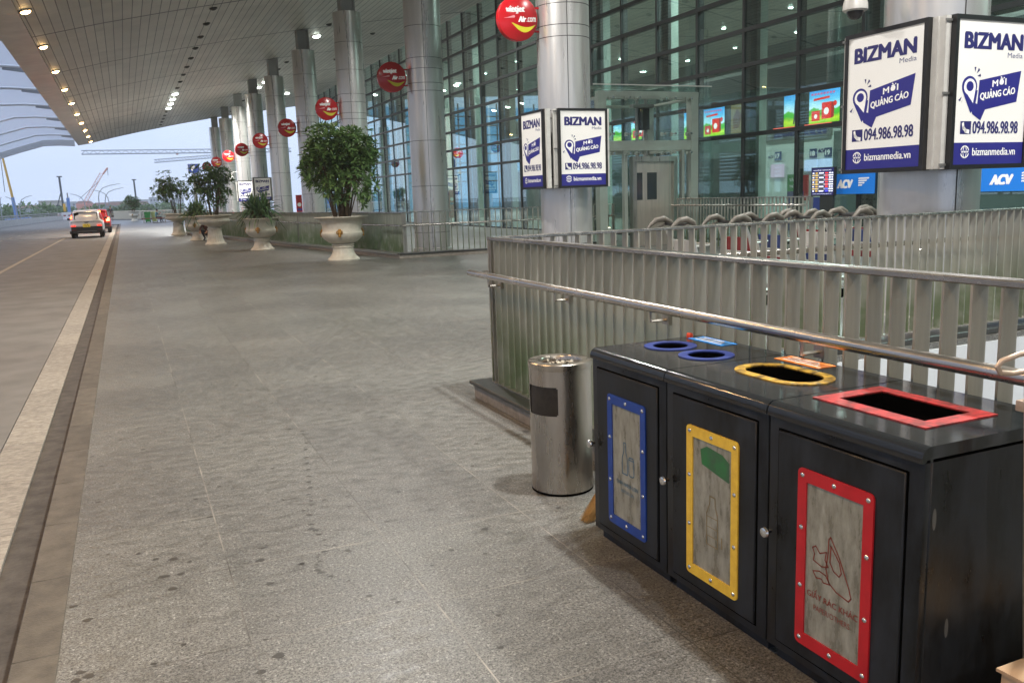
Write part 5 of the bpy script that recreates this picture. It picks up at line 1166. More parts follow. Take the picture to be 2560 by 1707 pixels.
# ------------------------------------------------------------------ luggage trolleys behind the crossing railing
M_HANDLE = mat("grey_handle_plastic", '#6a645b', .5, var=.3, vscale=14); M_TUBE = mat("trolley_steel", (.78, .76, .73), .28, .8, var=.15, vscale=6)
M_PLATE = mat("plate_white", '#d9d8d4', .4); M_PLATER = mat("plate_red", '#8c2026', .4); M_PLATEB = mat("plate_blue", '#27407f', .4)
def trolley(kind):
    root = empty("luggage_trolley")
    mb = MB()
    for s in (-1, 1): mb.tube([(.0, s*.26, 1.06), (.05, s*.27, .95), (.22, s*.29, .28), (.30, s*.30, .16)], .022, M_TUBE, n=8)
    mb.tube([(.30, -.30, .16), (.95, -.26, .13), (1.0, -.2, .13), (1.0, .2, .13), (.95, .26, .13), (.30, .30, .16)], .017, M_TUBE, n=8)
    for q in (-.15, 0, .15): mb.tube([(.28, q, .2), (1.0, q, .14)], .011, M_TUBE, n=6)
    mb.build("frame", root)
    mb = MB()
    for s in (-1, 1):
        mb.tube([(.10, s*.26, 1.06), (.06, s*.26, 1.15), (-.05, s*.26, 1.20), (-.17, s*.26, 1.185), (-.26, s*.26, 1.12), (-.33, s*.26, 1.04)], [.024, .036, .042, .036, .022, .010], M_HANDLE, n=10)
        mb.tube([(-.02, s*.26, 1.13), (-.14, s*.26, 1.09), (-.25, s*.26, 1.07)], [.016, .013, .009], M_HANDLE, n=8)
    mb.tube([(-.02, -.26, 1.13), (-.02, .26, 1.13)], .02, M_DARKFRAME, n=8)
    mb.build("handle", root)
    mb = MB(); a, b, c, d = ((.10, .92), (.20, .52), (0, 0), (0, 0))
    pl = [(.075, .90), (.165, .56)]
    m1, m2 = (M_PLATER, M_PLATE) if kind == 0 else (M_PLATE, M_PLATEB) if kind == 1 else (M_PLATEB, M_PLATER)
    P = lambda t, y, o: (.065+(.17-.065)*t-o*.95, y, .92-.40*t-o*.25)
    def pq(t0, t1, y0, y1, o, m): mb.add([P(t0, y0, o), P(t0, y1, o), P(t1, y1, o), P(t1, y0, o), P(t0, y0, o-.012), P(t0, y1, o-.012), P(t1, y1, o-.012), P(t1, y0, o-.012)], [(0, 1, 2, 3), (7, 6, 5, 4), (0, 4, 5, 1), (1, 5, 6, 2), (2, 6, 7, 3), (3, 7, 4, 0)], m)
    pq(0, .45, -.23, .23, 0, m1); pq(.47, .75, -.23, .23, 0, M_PLATE); pq(.77, 1, -.23, .23, 0, m2); mb.build("advert_plate", root, smooth=0)
    mb = MB()
    for q in range(5): mb.tube([(.10+.07*q, -.24, .84), (.10+.07*q, .24, .84)], .006, M_TUBE, n=5)
    mb.tube([(.1, -.24, .84), (.4, -.24, .86), (.4, .24, .86), (.1, .24, .84)], .01, M_TUBE, n=6); mb.build("basket", root)
    for (x, y) in ((.33, -.28), (.33, .28), (.92, 0)):
        mb = MB(); M = Matrix.Translation((x, y, .065)) @ Matrix.Rotation(R(90), 4, 'X'); mb.lathe([(.001, -.02), (.05, -.02), (.065, -.012), (.065, .012), (.05, .02), (.001, .02)], M_VOID, n=20, M=M); mb.build("wheel", root)
    return root
tk = [trolley(0), trolley(1), trolley(2)]; used = [False]*3
SP = [(6.62, 9.55, 0, 1), (7.42, 9.45, .05, 0), (8.02, 9.5, 0, 2), (8.78, 9.45, .06, 1), (9.25, 10.1, 0, 0), (9.62, 9.5, 0, 2), (10.1, 9.9, .1, 0), (10.45, 9.4, 0, 1), (10.9, 10.2, 0, 0), (11.15, 9.45, 0, 2), (11.7, 9.6, 0, 1), (12.2, 10.0, 0, 0)]
tl = ["single trolley standing alone at the left, its handle above the crossing railing", "trolley with scratched handle at the left end of the main row", "trolley with the low handle just right of the row's first one", "trolley in front of the departures screen stand",
      "trolley with red plate set a little behind its neighbours", "trolley below the left end of the blue banner", "turned trolley under the middle of the blue banner", "trolley just left of the nearest column shaft", "back trolley against the left side of the nearest column",
      "trolley in front of the nearest column, mostly behind slats", "trolley right of the nearest column centre, behind slats", "last trolley at the right, hidden by close slats"]
for (x, y, a, kd), lb in zip(SP, tl):
    o = tk[kd] if not used[kd] else copy_tree(tk[kd]); used[kd] = True
    o.location = (x, y, 0); o.rotation_euler = (0, 0, a); tag(o, lb, "trolley", "luggage trolleys behind the railing")

# ------------------------------------------------------------------ people
M_SKIN = mat("skin", '#b88a6b', .5); M_HAIR = mat("hair_black", '#17130f', .6)
def person(loc, rz, J, clothes, label, scale=1., hair=True, cap=None):
    """J joint positions; one continuous skinned body, clothing by body region"""
    root = empty("person", loc, rz, label, "person")
    order = [('hip', None, .135), ('waist', 'hip', .125), ('chest', 'waist', .15), ('neck', 'chest', .055), ('chin', 'neck', .062), ('head', 'chin', .098), ('crown', 'head', .07)]
    for s in 'lr': order += [('sho'+s, 'chest', .062), ('elb'+s, 'sho'+s, .043), ('wri'+s, 'elb'+s, .03), ('pal'+s, 'wri'+s, .034), ('thi'+s, 'hip', .092), ('kne'+s, 'thi'+s, .062), ('ank'+s, 'kne'+s, .042), ('toe'+s, 'ank'+s, .036)]
    nm = [o[0] for o in order]; me = bpy.data.meshes.new("body")
    me.from_pydata([tuple(Vector(J[n])) for n in nm], [(nm.index(p), i) for i, (n, p, r) in enumerate(order) if p], [])
    o = bpy.data.objects.new("body", me); COL.objects.link(o); md = o.modifiers.new("skin", 'SKIN'); o.modifiers.new("sub", 'SUBSURF').levels = 2; o.modifiers["sub"].render_levels = 2
    for i, (n, p, r) in enumerate(order): me.skin_vertices[0].data[i].radius = (r, r*(.8 if n in ('hip', 'waist', 'chest') else 1)); me.skin_vertices[0].data[i].use_root = (i == 0)
    dg = bpy.context.evaluated_depsgraph_get(); dg.update(); m2 = bpy.data.meshes.new_from_object(o.evaluated_get(dg)); bpy.data.objects.remove(o); bpy.data.meshes.remove(me)
    mb = MB(); segs = [(Vector(J[n]), Vector(J[p]), n) for n, p, r in order if p]
    vs = [v.co.copy() for v in m2.vertices]
    fsg = {}
    for pl in m2.polygons:
        c = sum((vs[i] for i in pl.vertices), Vector())/len(pl.vertices); best = None
        for a, b, n in segs:
            ab = b-a; t = max(0, min(1, (c-a).dot(ab)/max(1e-9, ab.length_squared))); d = (c-(a+ab*t)).length
            if best is None or d < best[0]: best = (d, n)
        n = best[1]; reg = 'head' if n in ('neck', 'chin', 'head', 'crown') else 'hand' if n[:3] == 'pal' else 'fore' if n[:3] == 'wri' else 'foot' if n[:3] == 'toe' else 'leg' if n[:3] in ('thi', 'kne', 'ank') else 'top'
        fsg.setdefault(clothes.get(reg, M_SKIN), []).append(tuple(pl.vertices))
    for i, (m_, f_) in enumerate(fsg.items()): mb.add(vs, f_, m_)
    for s in 'lr':   # fingers and thumb
        p = Vector(J['pal'+s]); d = (p-Vector(J['wri'+s])).normalized(); sd_ = d.cross(Vector((0, .2, 1))).normalized(); nn = sd_.cross(d)
        for q in range(4):
            b = p+d*.02+sd_*(-.03+.02*q); L_ = (.06, .075, .07, .055)[q]; mb.tube([b, b+d*L_*.5-nn*.006, b+d*L_*.85-nn*.025], [.009, .0085, .006], clothes.get('hand', M_SKIN), n=6)
        b = p-d*.02-sd_*.03; mb.tube([b, b-sd_*.025+d*.02, b-sd_*.03+d*.045-nn*.01], [.011, .0095, .007], clothes.get('hand', M_SKIN), n=6)
    h = Vector(J['head']); f = Vector(J.get('face', (0, 1, 0))).normalized(); sdv = f.cross(Vector((0, 0, 1))).normalized()
    mb.tube([h+f*.085+Vector((0, 0, .02)), h+f*.118+Vector((0, 0, -.02)), h+f*.085+Vector((0, 0, -.03))], [.008, .016, .008], M_SKIN, n=6)
    for s in (-1, 1):
        mb.tube([h+f*.085+sdv*.033*s+Vector((0, 0, .025)), h+f*.099+sdv*.033*s+Vector((0, 0, .025))], .010, M_HAIR, n=6); mb.tube([h+sdv*.092*s+Vector((0, 0, .02)), h+sdv*.105*s+Vector((0, 0, -.03))], .018, M_SKIN, n=6)
    mb.tube([h+f*.088-sdv*.02+Vector((0, 0, -.055)), h+f*.095+Vector((0, 0, -.056)), h+f*.088+sdv*.02+Vector((0, 0, -.055))], .006, mat("lips", '#8c5348', .5), n=5)
    mb.build("body", root)
    mb = MB(); bm = bmesh.new(); bmesh.ops.create_icosphere(bm, subdivisions=3, radius=1)
    for v in bm.verts: v.co = h+Vector((0, 0, .045))-f*.012+Vector((v.co.x*.112, v.co.y*.112, v.co.z*.10))
    bmesh.ops.delete(bm, geom=[v for v in bm.verts if (v.co-h).dot(f) > .05 and v.co.z < h.z+.075 or v.co.z < h.z-.05], context='VERTS')
    mb.bm(bm, cap or M_HAIR); bm.free(); mb.build("cap" if cap else "hair", root)
    root.scale = (scale,)*3
    return root
STAND = dict(hip=(0, 0, .95), waist=(0, 0, 1.1), chest=(0, 0, 1.32), neck=(0, .01, 1.47), chin=(0, .03, 1.54), head=(0, .03, 1.62), crown=(0, .02, 1.70),
  shol=(-.18, 0, 1.40), elbl=(-.23, -.02, 1.13), wril=(-.23, .05, .88), pall=(-.23, .07, .80), shor=(.18, 0, 1.40), elbr=(.23, -.02, 1.13), wrir=(.23, .05, .88), palr=(.23, .07, .80),
  thil=(-.09, 0, .86), knel=(-.10, .02, .48), ankl=(-.10, -.01, .09), toel=(-.11, .14, .04), thir=(.09, 0, .86), kner=(.10, .02, .48), ankr=(.10, -.01, .09), toer=(.11, .14, .04), face=(0, 1, 0))
SIT = dict(STAND); SIT.update(hip=(0, 0, .52), waist=(0, .01, .68), chest=(0, .06, .90), neck=(0, .11, 1.04), chin=(0, .15, 1.10), head=(0, .16, 1.17), crown=(0, .15, 1.25),
  shol=(-.18, .06, .96), elbl=(-.20, .20, .74), wril=(-.10, .40, .88), pall=(-.06, .46, .93), shor=(.18, .06, .96), elbr=(.20, .20, .74), wrir=(.10, .40, .88), palr=(.06, .46, .93),
  thil=(-.10, .08, .50), knel=(-.12, .46, .50), ankl=(-.11, .40, .09), toel=(-.11, .54, .04), thir=(.10, .08, .50), kner=(.13, .46, .53), ankr=(.12, .52, .12), toer=(.13, .66, .07))
SQ = dict(SIT); SQ.update(hip=(0, -.02, .30), waist=(0, .04, .44), chest=(0, .14, .63), neck=(0, .21, .76), chin=(0, .25, .82), head=(0, .26, .89), crown=(0, .25, .97),
  shol=(-.18, .14, .69), elbl=(-.22, .32, .52), wril=(-.16, .48, .42), pall=(-.14, .55, .38), shor=(.18, .14, .69), elbr=(.22, .32, .52), wrir=(.16, .48, .42), palr=(.14, .55, .38),
  thil=(-.10, .04, .30), knel=(-.16, .36, .48), ankl=(-.13, .10, .09), toel=(-.14, .25, .04), thir=(.10, .04, .30), kner=(.16, .36, .48), ankr=(.13, .10, .09), toer=(.14, .25, .04))
C_DARK = mat("cloth_dark", '#2a2a30', .8); C_TEAL = mat("cloth_teal", '#4d8a92', .8); C_NAVYC = mat("cloth_navy", '#23283a', .8); C_SHOE = mat("shoe_dark", '#1e1c1b', .6); C_WHITE = mat("cloth_white", '#e2e0da', .8); C_MAROON = mat("cloth_maroon", '#4a231f', .8); C_TAN = mat("cloth_tan", '#8f7d6a', .8); C_RED = mat("cap_red", '#b3282a', .6)
person((2.75, 90.4, 0), R(-78), SIT, dict(top=C_TEAL, leg=C_NAVYC, foot=C_SHOE), "person in dark trousers sitting on the far bench with both hands raised")
person((-1.45, 112.6, 0), R(200), STAND, dict(top=C_DARK, fore=C_DARK, leg=C_TAN, foot=C_SHOE), "standing person in dark top far away beyond the red car")
person((3.36, 41.0, 0), R(150), SQ, dict(top=C_MAROON, fore=C_MAROON, leg=C_DARK, foot=C_SHOE), "crouching person in dark red half hidden behind the fluted urn", cap=C_RED)
person((24.6, 27.55, 0), R(90), STAND, dict(top=C_WHITE, leg=C_DARK, foot=C_SHOE), "person in white shirt standing by the counters inside the hall")

root = empty("bench", (2.55, 90.2, 0), 0, "long red bench with the seated person near the far urn", "bench")
mb = MB(); mb.rbox(-1.1, 1.2, -.25, .25, .40, .46, mat("bench_red", '#8c3a34', .5), r=.015); mb.build("seat", root)
for x in (-.9, 1.0): mb = MB(); mb.box(x-.04, x+.04, -.22, .22, 0, .40, M_STEEL); mb.build("leg", root, smooth=0)
mb = MB(); mb.rbox(-.5, 1.5, -.75, -.45, .0, .05, mat("bench_mat", '#6a6058', .8), r=.01); tag(mb.build("floor_mat"), "flat grey mat lying in front of the far bench", "mat") ; bpy.data.objects["floor_mat"].location = (2.9, 90.2, 0)
def wheelie(loc, col, label):
    root = empty("wheeled_bin", loc, R(-8), label, "bin", "wheeled litter bins near the far bench"); m_ = mat("plastic_"+col[1:], col, .45)
    def tap(w0, w1, z0, z1): return [(-w0, -w0, z0), (w0, -w0, z0), (w0, w0, z0), (-w0, w0, z0), (-w1, -w1, z1), (w1, -w1, z1), (w1, w1, z1), (-w1, w1, z1)]
    F = [(0, 3, 2, 1), (4, 5, 6, 7), (0, 1, 5, 4), (1, 2, 6, 5), (2, 3, 7, 6), (3, 0, 4, 7)]
    mb = MB(); mb.add(tap(.20, .27, .06, .95), F, m_); mb.build("body", root, smooth=0); mb = MB(); mb.rbox(-.30, .30, -.30, .30, .952, 1.03, m_, r=.02); mb.build("lid", root)
    for s in (-1, 1): mb = MB(); mb.lathe([(.001, -.03), (.09, -.03), (.09, .03), (.001, .03)], M_VOID, n=16, M=Matrix.Translation((s*.2, .22, .09)) @ Matrix.Rotation(R(90), 4, 'Y')); mb.build("wheel", root)
wheelie((2.1, 93.6, 0), '#1f8a3f', "green wheeled litter bin left of the far bench"); wheelie((2.72, 93.9, 0), '#c5cf8a', "pale yellow green litter bin beside the green one")
# gate sign behind the urns
root = empty("gate_sign", (5.45, 75, 0), 0, "blue and white sign box on a post above the far bushes", "sign")
mb = MB(); mb.tube([(0, 0, 0), (0, 0, 4.1)], .12, M_ALU, n=14); mb.build("post", root)
mb = MB(); mb.rbox(-.42, .42, -.3, .3, 4.1, 4.8, mat("sign_blue", '#2c4a9a', .4), r=.02); mb.build("box", root)
mb = MB(); t2 = plane_map((0, -.3, 0), (1, 0, 0)); put_text(mb, "P", -.2, 4.25, .3, .42, lay(t2, .004), M_WHITETXT, .03); mb.build("lettering", root, smooth=0); mb = MB(); t3 = plane_map((-.42, 0, 0), (0, -1, 0)); mb.poly([(-.25, 4.2), (.25, 4.2), (.25, 4.7), (-.25, 4.7)], [], lay(t3, .004), M_WHITETXT); mb.build("side_panel", root, smooth=0)
# red kiosk panel behind the big urn
root = empty("info_stand", (10.9, 60, 0), 0, "red and white upright info stand behind the column near the big bush", "stand")
mb = MB(); mb.rbox(-.2, .2, -.06, .06, 0, 2.0, M_SIGNRED, r=.02); mb.build("panel", root); mb = MB(); t2 = plane_map((0, -.06, 0), (1, 0, 0)); mb.poly(circ(0, 1.35, .13), [], lay(t2, .003), M_WHITETXT); mb.poly([(-.15, .95), (.15, .95), (.15, 1.1), (-.15, 1.1)], [], lay(t2, .003), M_NAVY); mb.build("print", root, smooth=0)

# ------------------------------------------------------------------ cars
M_TYRE = mat("tyre", (.015, .015, .016), .8); M_CARGLASS = mat("car_glass", (.008, .009, .011), .08, spec=.25); M_TRIM = mat("car_trim_black", (.02, .02, .022), .5)
E_TAIL = emis("tail_lamp_lit", '#ff3a2a', 1.6); E_BRAKE = emis("brake_lamp_bright", '#ff5030', 22)
def car(loc, paint, label, brake=False, plate='#e2c24a', plate_txt="15A-123.45"):
    root = empty("car", loc, 0, label, "car", "cars at the kerb")
    # lofted shell: sections along y (rear 0 -> front 3.95)
    W = .87
    def ring(y, w, z0, z1, tw, zt):
        h = []
        half = [(w*.72, z0), (w*.94, z0+.05), (w, z0+.22), (w, (z0+z1)/2+.05), (w*.985, z1-.05), (w*.93, z1), (tw+.045, z1+.05) if zt > z1+.1 else (w*.8, z1+.015), (tw, zt-.07) if zt > z1+.1 else (w*.55, z1+.02), (tw*.86, zt-.015) if zt > z1+.1 else (w*.35, z1+.022), (tw*.4, zt) if zt > z1+.1 else (w*.15, z1+.024)]
        return [(x, y, z) for x, z in half]+[(-x, y, z) for x, z in half[::-1]]
    S = [ring(0, .74*1.0, .42, .93, .55, .93), ring(.06, .83, .34, .97, .62, 1.12), ring(.28, W, .28, 1.0, .66, 1.42), ring(.55, W, .26, 1.01, .665, 1.53), ring(1.2, W, .25, 1.0, .675, 1.585), ring(2.0, W, .25, .98, .67, 1.57), ring(2.55, W, .25, .97, .63, 1.47), ring(3.0, W, .26, .96, .60, 1.12), ring(3.15, .86, .27, .95, .6, .96), ring(3.65, .83, .3, .86, .5, .87), ring(3.9, .74, .36, .74, .4, .75)]
    mb = MB(); n = len(S[0]); vs = [p for s_ in S for p in s_]; fs = []
    for i in range(len(S)-1):
        for j in range(n): fs.append((i*n+j, i*n+(j+1) % n, (i+1)*n+(j+1) % n, (i+1)*n+j))
    fs.append(tuple(range(n))[::-1]); fs.append(tuple((len(S)-1)*n+j for j in range(n)))
    mb.add(vs, fs, paint); body = mb.build("body", root, smooth=50)
    mb = MB()  # rear glass follows the tailgate
    mb.add([(-.60, .045, 1.06), (.60, .045, 1.06), (.60, .262, 1.40), (.46, .335, 1.46), (-.46, .335, 1.46), (-.60, .262, 1.40)], [(0, 1, 2, 3, 4, 5)], M_CARGLASS)
    for s in (-1, 1):
        pts = [(s*.845, .5, 1.04), (s*.845, 2.5, 1.0), (s*.70, 2.35, 1.42), (s*.72, 1.2, 1.49), (s*.72, .62, 1.44)]; mb.add(pts, [(0, 1, 2, 3, 4) if s > 0 else (4, 3, 2, 1, 0)], M_CARGLASS)
    mb.build("window", root, smooth=0)
    mb = MB(); mb.rbox(-.80, .80, -.06, .12, .30, .66, M_TRIM, r=.04); mb.box(-.5, .5, -.063, -.058, .38, .40, M_ALU)
    for s in (-1, 1): mb.box(s*.66-.12, s*.66+.12, -.066, -.058, .46, .49, mat("reflector_red", '#8c1f1c', .3)); mb.rbox(s*.87-.02, s*.87+.02, .1, 3.6, .26, .42, M_TRIM, r=.015)
    mb.build("bumper", root, smooth=0)
    mb = MB(); mb.rbox(-.62, .62, .20, .36, 1.475, 1.515, paint, r=.012); mb.build("spoiler", root)
    for s in (-1, 1):
        mb = MB(); e_m = E_BRAKE if brake else E_TAIL
        if brake: mb.rbox(s*.70-.10, s*.70+.10, -.045, .10, .78, 1.02, e_m, r=.03)
        else: mb.rbox(s*.68-.12, s*.68+.12, -.065, .06, .67, .735, e_m, r=.02)
        mb.build("tail_lamp", root)
    if brake: mb = MB(); mb.rbox(-.3, .3, .12, .19, 1.42, 1.465, emis("high_brake_lamp", '#ffb04a', 12), r=.01); mb.build("high_brake_lamp", root)
    mb = MB(); mb.box(-.19, .19, -.075, -.062, .62, .80, mat("plate_"+plate[1:], plate, .4, emit=plate, estr=.25)); t2 = plane_map((0, -.075, 0), (1, 0, 0)); put_text(mb, plate_txt[:3], -.12, .72, .24, .06, lay(t2, .002), M_VOID, .02); put_text(mb, plate_txt[4:], -.15, .635, .30, .07, lay(t2, .002), M_VOID, .02); mb.build("number_plate", root, smooth=0)
    mb = MB(); mb.box(-.8, .8, -.012, .02, .915, .935, M_TRIM); mb.poly([(-.16, .93), (.16, .93), (.06, .85), (-.06, .85)], [], lay(plane_map((0, -.012, 0), (1, 0, 0)), .004), M_TRIM); stroke(mb, [(-.07, .915), (0, .865), (.07, .915)], .018, lay(plane_map((0, -.012, 0), (1, 0, 0)), .008), M_CHROME); mb.build("tailgate_trim", root, smooth=0)
    for (x, y) in ((-.74, .72), (.74, .72), (-.74, 3.12), (.74, 3.12)):
        M = Matrix.Translation((x, y, .32)) @ Matrix.Rotation(R(90), 4, 'Y'); mb = MB(); mb.lathe([(.19, -.11), (.29, -.11), (.32, -.09), (.32, .09), (.29, .11), (.19, .11)], M_TYRE, n=32, M=M); wh = mb.build("wheel", root)
        mb = MB(); mb.lathe([(.001, -.08), (.19, -.09), (.20, 0), (.19, .09), (.001, .08)], M_ALU, n=24, M=M); mb.build("rim", wh)
    for s in (-1, 1): mb = MB(); mb.rbox(s*.99-.09, s*.99+.09, 2.5, 2.6, 1.0, 1.13, M_TRIM, r=.03); mb.tube([(s*.86, 2.55, 1.03), (s*.95, 2.55, 1.05)], .02, M_TRIM, n=6); mb.build("wing_mirror", root)
    return root
M_CARW = mat("car_paint_white", '#e3e5e8', .18); M_CARR = mat("car_paint_red", '#8c1a1e', .18)
car((-2.02, 55.0, ZR), M_CARW, "white small SUV with yellow number plate stopped at the kerb, seen from behind")
car((-1.75, 64.5, ZR), M_CARR, "red SUV ahead of the white one with glowing brake lamps", brake=True, plate='#d9d9d4')

# ------------------------------------------------------------------ road side barrier and things far away
def ribbon(path, off, w, z0, z1, m, mb):
    P = [Vector((x, y, 0)) for x, y in path]; L = []
    for i, p in enumerate(P):
        d = (P[min(i+1, len(P)-1)]-P[max(i-1, 0)]).normalized(); n = Vector((d.y, -d.x, 0)); L.append((p+n*(off-w/2), p+n*(off+w/2)))
    vs = [];
    for a, b in L: vs += [a+Vector((0, 0, z0)), b+Vector((0, 0, z0)), b+Vector((0, 0, z1)), a+Vector((0, 0, z1))]
    fs = []
    for i in range(len(L)-1):
        for j in range(4): fs.append((4*i+j, 4*i+(j+1) % 4, 4*i+4+(j+1) % 4, 4*i+4+j))
    fs += [(3, 2, 1, 0), tuple(4*(len(L)-1)+j for j in range(4))]; mb.add(vs, fs, m)
PP = [(-12.1, -40), (-12.1, 60), (-12.0, 90), (-11.8, 104), (-11.2, 117), (-10.4, 132), (-9.6, 146), (-8.9, 152)]
root = empty("road_parapet", (0, 0, 0), 0, "low pale concrete parapet with metal rails curving along the far side of the road", "parapet")
M_CONC = mat("pale_concrete", '#c4c2bc', .8, var=.2, vscale=2)
mb = MB(); ribbon(PP, 0, .35, -.5, .62, M_CONC, mb); mb.build("wall", root, smooth=0)
mb = MB(); ribbon(PP, 0, .12, .95, 1.07, M_ALU, mb); ribbon(PP, 0, .08, .74, .82, M_ALU, mb)
for i in range(60):
    yy = -30+3*i
    for (a, b), (c, d) in zip(PP, PP[1:]):
        if b <= yy < d: xx = a+(c-a)*(yy-b)/(d-b); mb.box(xx-.04, xx+.04, yy-.05, yy+.05, .62, 1.06, M_ALU)
mb.build("guard_rail", root, smooth=0)
bar0 = None
for i in range(9):
    if bar0 is None:
        bar0 = empty("water_barrier"); mb = MB()
        mb.prism([(-.25, 0), (.25, 0), (.12, .45), (.09, 1.15), (-.09, 1.15), (-.12, .45)], lambda a, b: (-.6, a, b), lambda a, b: (.6, a, b), mat("barrier_white", '#e4dedb', .5)); mb.build("body", bar0, smooth=0); mb = MB(); mb.box(-.605, -.2, -.13, .13, .55, .75, M_PLATER); mb.build("stripe", bar0, smooth=0); e = bar0
    else: e = copy_tree(bar0)
    e.location = (-8.9+.62*i, 152+.6*i, ZR); e.rotation_euler = (0, 0, R(45)); tag(e, "white and red plastic water barrier closing the far end of the road", "barrier", "water barriers across the far road end")
root = empty("end_fence", (0, 0, 0), 0, "pale baluster fence closing the far end of the pavement behind the lone urn", "fence")
mb = MB(); EF = [(-2.0, 124), (-1.2, 122.5), (1.8, 113.5), (6, 108), (14, 106)]
M_FENCEP = mat("pale_fence_paint", '#cfc9b8', .6)
for (a, b), (c, d) in zip(EF, EF[1:]):
    L_ = math.hypot(c-a, d-b); k = int(L_/.24)
    for i in range(k): t = i/k; x = a+(c-a)*t; y = b+(d-b)*t; mb.box(x-.035, x+.035, y-.035, y+.035, .1, 1.02, M_FENCEP)
mb.build("balusters", root, smooth=0); mb = MB(); ribbon(EF, 0, .08, 1.02, 1.1, M_FENCEP, mb); ribbon(EF, 0, .3, 0, .1, M_DARKSTONE, mb); mb.build("rails", root, smooth=0)

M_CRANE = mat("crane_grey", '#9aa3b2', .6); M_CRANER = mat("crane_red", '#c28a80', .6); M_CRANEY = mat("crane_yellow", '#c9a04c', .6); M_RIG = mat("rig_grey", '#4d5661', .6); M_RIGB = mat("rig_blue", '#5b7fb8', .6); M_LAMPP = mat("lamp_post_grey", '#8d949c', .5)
def lattice(mb, a, b, w, h, m, n, r=.09):
    a = Vector(a); b = Vector(b); d = (b-a).normalized(); s = d.cross(Vector((0, 0, 1))); s = s.normalized() if s.length > .05 else Vector((1, 0, 0)); u = s.cross(d)
    A = [a+s*w/2, a-s*w/2, a+u*h]; D = b-a
    for p in A: mb.tube([p, p+D], r, m, n=4, caps=False)
    for i in range(n):
        p0 = D*(i/n); p1 = D*((i+.5)/n); p2 = D*((i+1)/n)
        for q in (0, 1): mb.tube([A[q]+p0, A[2]+p1], r*.6, m, n=3, caps=False); mb.tube([A[2]+p1, A[q]+p2], r*.6, m, n=3, caps=False)
        mb.tube([A[0]+p0, A[1]+p2], r*.6, m, n=3, caps=False)
def tower(mx_, Y, z, x0, x1, label, col, zr=0):
    root = empty("tower_crane", (mx_, Y, -8), 0, label, "crane", "tower cranes beyond the airport")
    mb = MB(); lattice(mb, (0, 0, 0), (0, 0, z+8), 1.6, 1.4, col, 16, .11); mb.build("mast", root)
    mb = MB(); lattice(mb, (x0-mx_, 0, z+8), (x1-mx_, 0, z+8+zr), 1.3, 1.3, col, 28, .17); mb.build("jib", root)
    mb = MB(); mb.tube([(0, 0, z+8), (0, 0, z+14)], [.5, .15], M_CRANER, n=4); mb.box(-1, 1, -1, 1, z+6.6, z+7.9, M_CRANER); mb.build("cab", root, smooth=0)
    mb = MB(); mb.tube([(x0-mx_+32, 0, z+7.4), (x0-mx_+32, 0, z+7.9)], .5, M_CRANER, n=6); mb.build("trolley", root)
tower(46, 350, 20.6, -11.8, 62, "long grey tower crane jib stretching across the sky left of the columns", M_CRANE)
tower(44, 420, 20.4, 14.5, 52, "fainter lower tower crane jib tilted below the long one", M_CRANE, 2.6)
root = empty("crawler_crane", (-10.7, 300, -8), 0, "red lattice boom crane leaning right behind the red car", "crane")
mb = MB(); lattice(mb, (.0, 0, 10.5), (5.9, 0, 19.8), .9, .9, M_CRANER, 12, .08); mb.build("boom", root); mb = MB(); mb.tube([(5.9, 0, 19.8), (7.4, 0, 21.7)], .3, M_CRANER, n=6); mb.tube([(7.4, 0, 21.7), (7.3, 0, 19.4)], .07, M_RIG, n=4); mb.tube([(4.4, 0, 17.5), (-1.4, 0, 12.5)], .07, M_RIG, n=4); mb.build("boom_tip", root); mb = MB(); mb.rbox(-2.5, 2, -1.5, 1.5, 8, 11, M_CRANER, r=.2); mb.box(-3, 3, -2, 2, 0, 8, M_RIG); mb.build("cab", root)
root = empty("mobile_crane", (-19.75, 200, -8), 0, "leaning telescopic crane boom, yellow above and blue below, at the left edge", "crane")
mb = MB(); mb.tube([(0, 0, 8), (-.28, 0, 12.2)], [.36, .30], M_RIGB, n=8); mb.tube([(-.28, 0, 12.2), (-1.05, 0, 19.6), (-1.6, 0, 25)], [.24, .2, .15], M_CRANEY, n=8); mb.build("boom", root); mb = MB(); mb.tube([(-1.45, 0, 24), (-1.5, 0, 13.3)], .06, M_RIG, n=4); mb.build("hoist_rope", root); mb = MB(); mb.rbox(-2, 2.5, -1.5, 1.5, 0, 8.2, M_RIGB, r=.2); mb.build("carrier", root)
def rig(x, Y, z, label, strut):
    root = empty("piling_rig", (x, Y, -8), 0, label, "rig", "piling rigs on the site")
    mb = MB(); mb.tube([(.15, 0, 0), (-.1, 0, z+8)], .22, M_RIG, n=8); mb.box(-.6, .5, -.15, .15, z+7.9, z+8.15, M_RIG); mb.build("mast", root, smooth=20)
    mb = MB(); mb.tube([(-.05, 0, strut+8), (-2.2, 0, 7)], .12, M_RIG, n=6); mb.rbox(-3, .8, -1.2, 1.2, 0, 7, M_RIG, r=.2); mb.build("base", root)
rig(-12.35, 220, 8.7, "dark piling rig mast with a side strut left of the road", 5.5); rig(3.25, 250, 8.5, "grey piling rig mast rising right above the lone urn bush", 3.0)
root = empty("blue_pile", (-10.2, 200, -8), 0, "blue upright steel pile behind the white car", "pile"); mb = MB(); mb.rbox(-.3, .3, -.3, .3, 0, 11.8, M_RIGB, r=.03); mb.build("shaft", root); mb = MB(); mb.box(-.12, .12, -.12, .12, 11.8, 12.8, M_ALU); mb.build("tip", root, smooth=0)
root = empty("yellow_sign", (-10.45, 190, -8), 0, "yellow upright sign board left of the blue pile", "sign"); mb = MB(); mb.rbox(-.22, .22, -.06, .06, 9.1, 10.6, mat("sign_amber", '#d9a93c', .5), r=.02); mb.build("board", root); mb = MB(); mb.tube([(0, 0, 0), (0, 0, 9.1)], .06, M_ALU, n=6); mb.build("post", root)
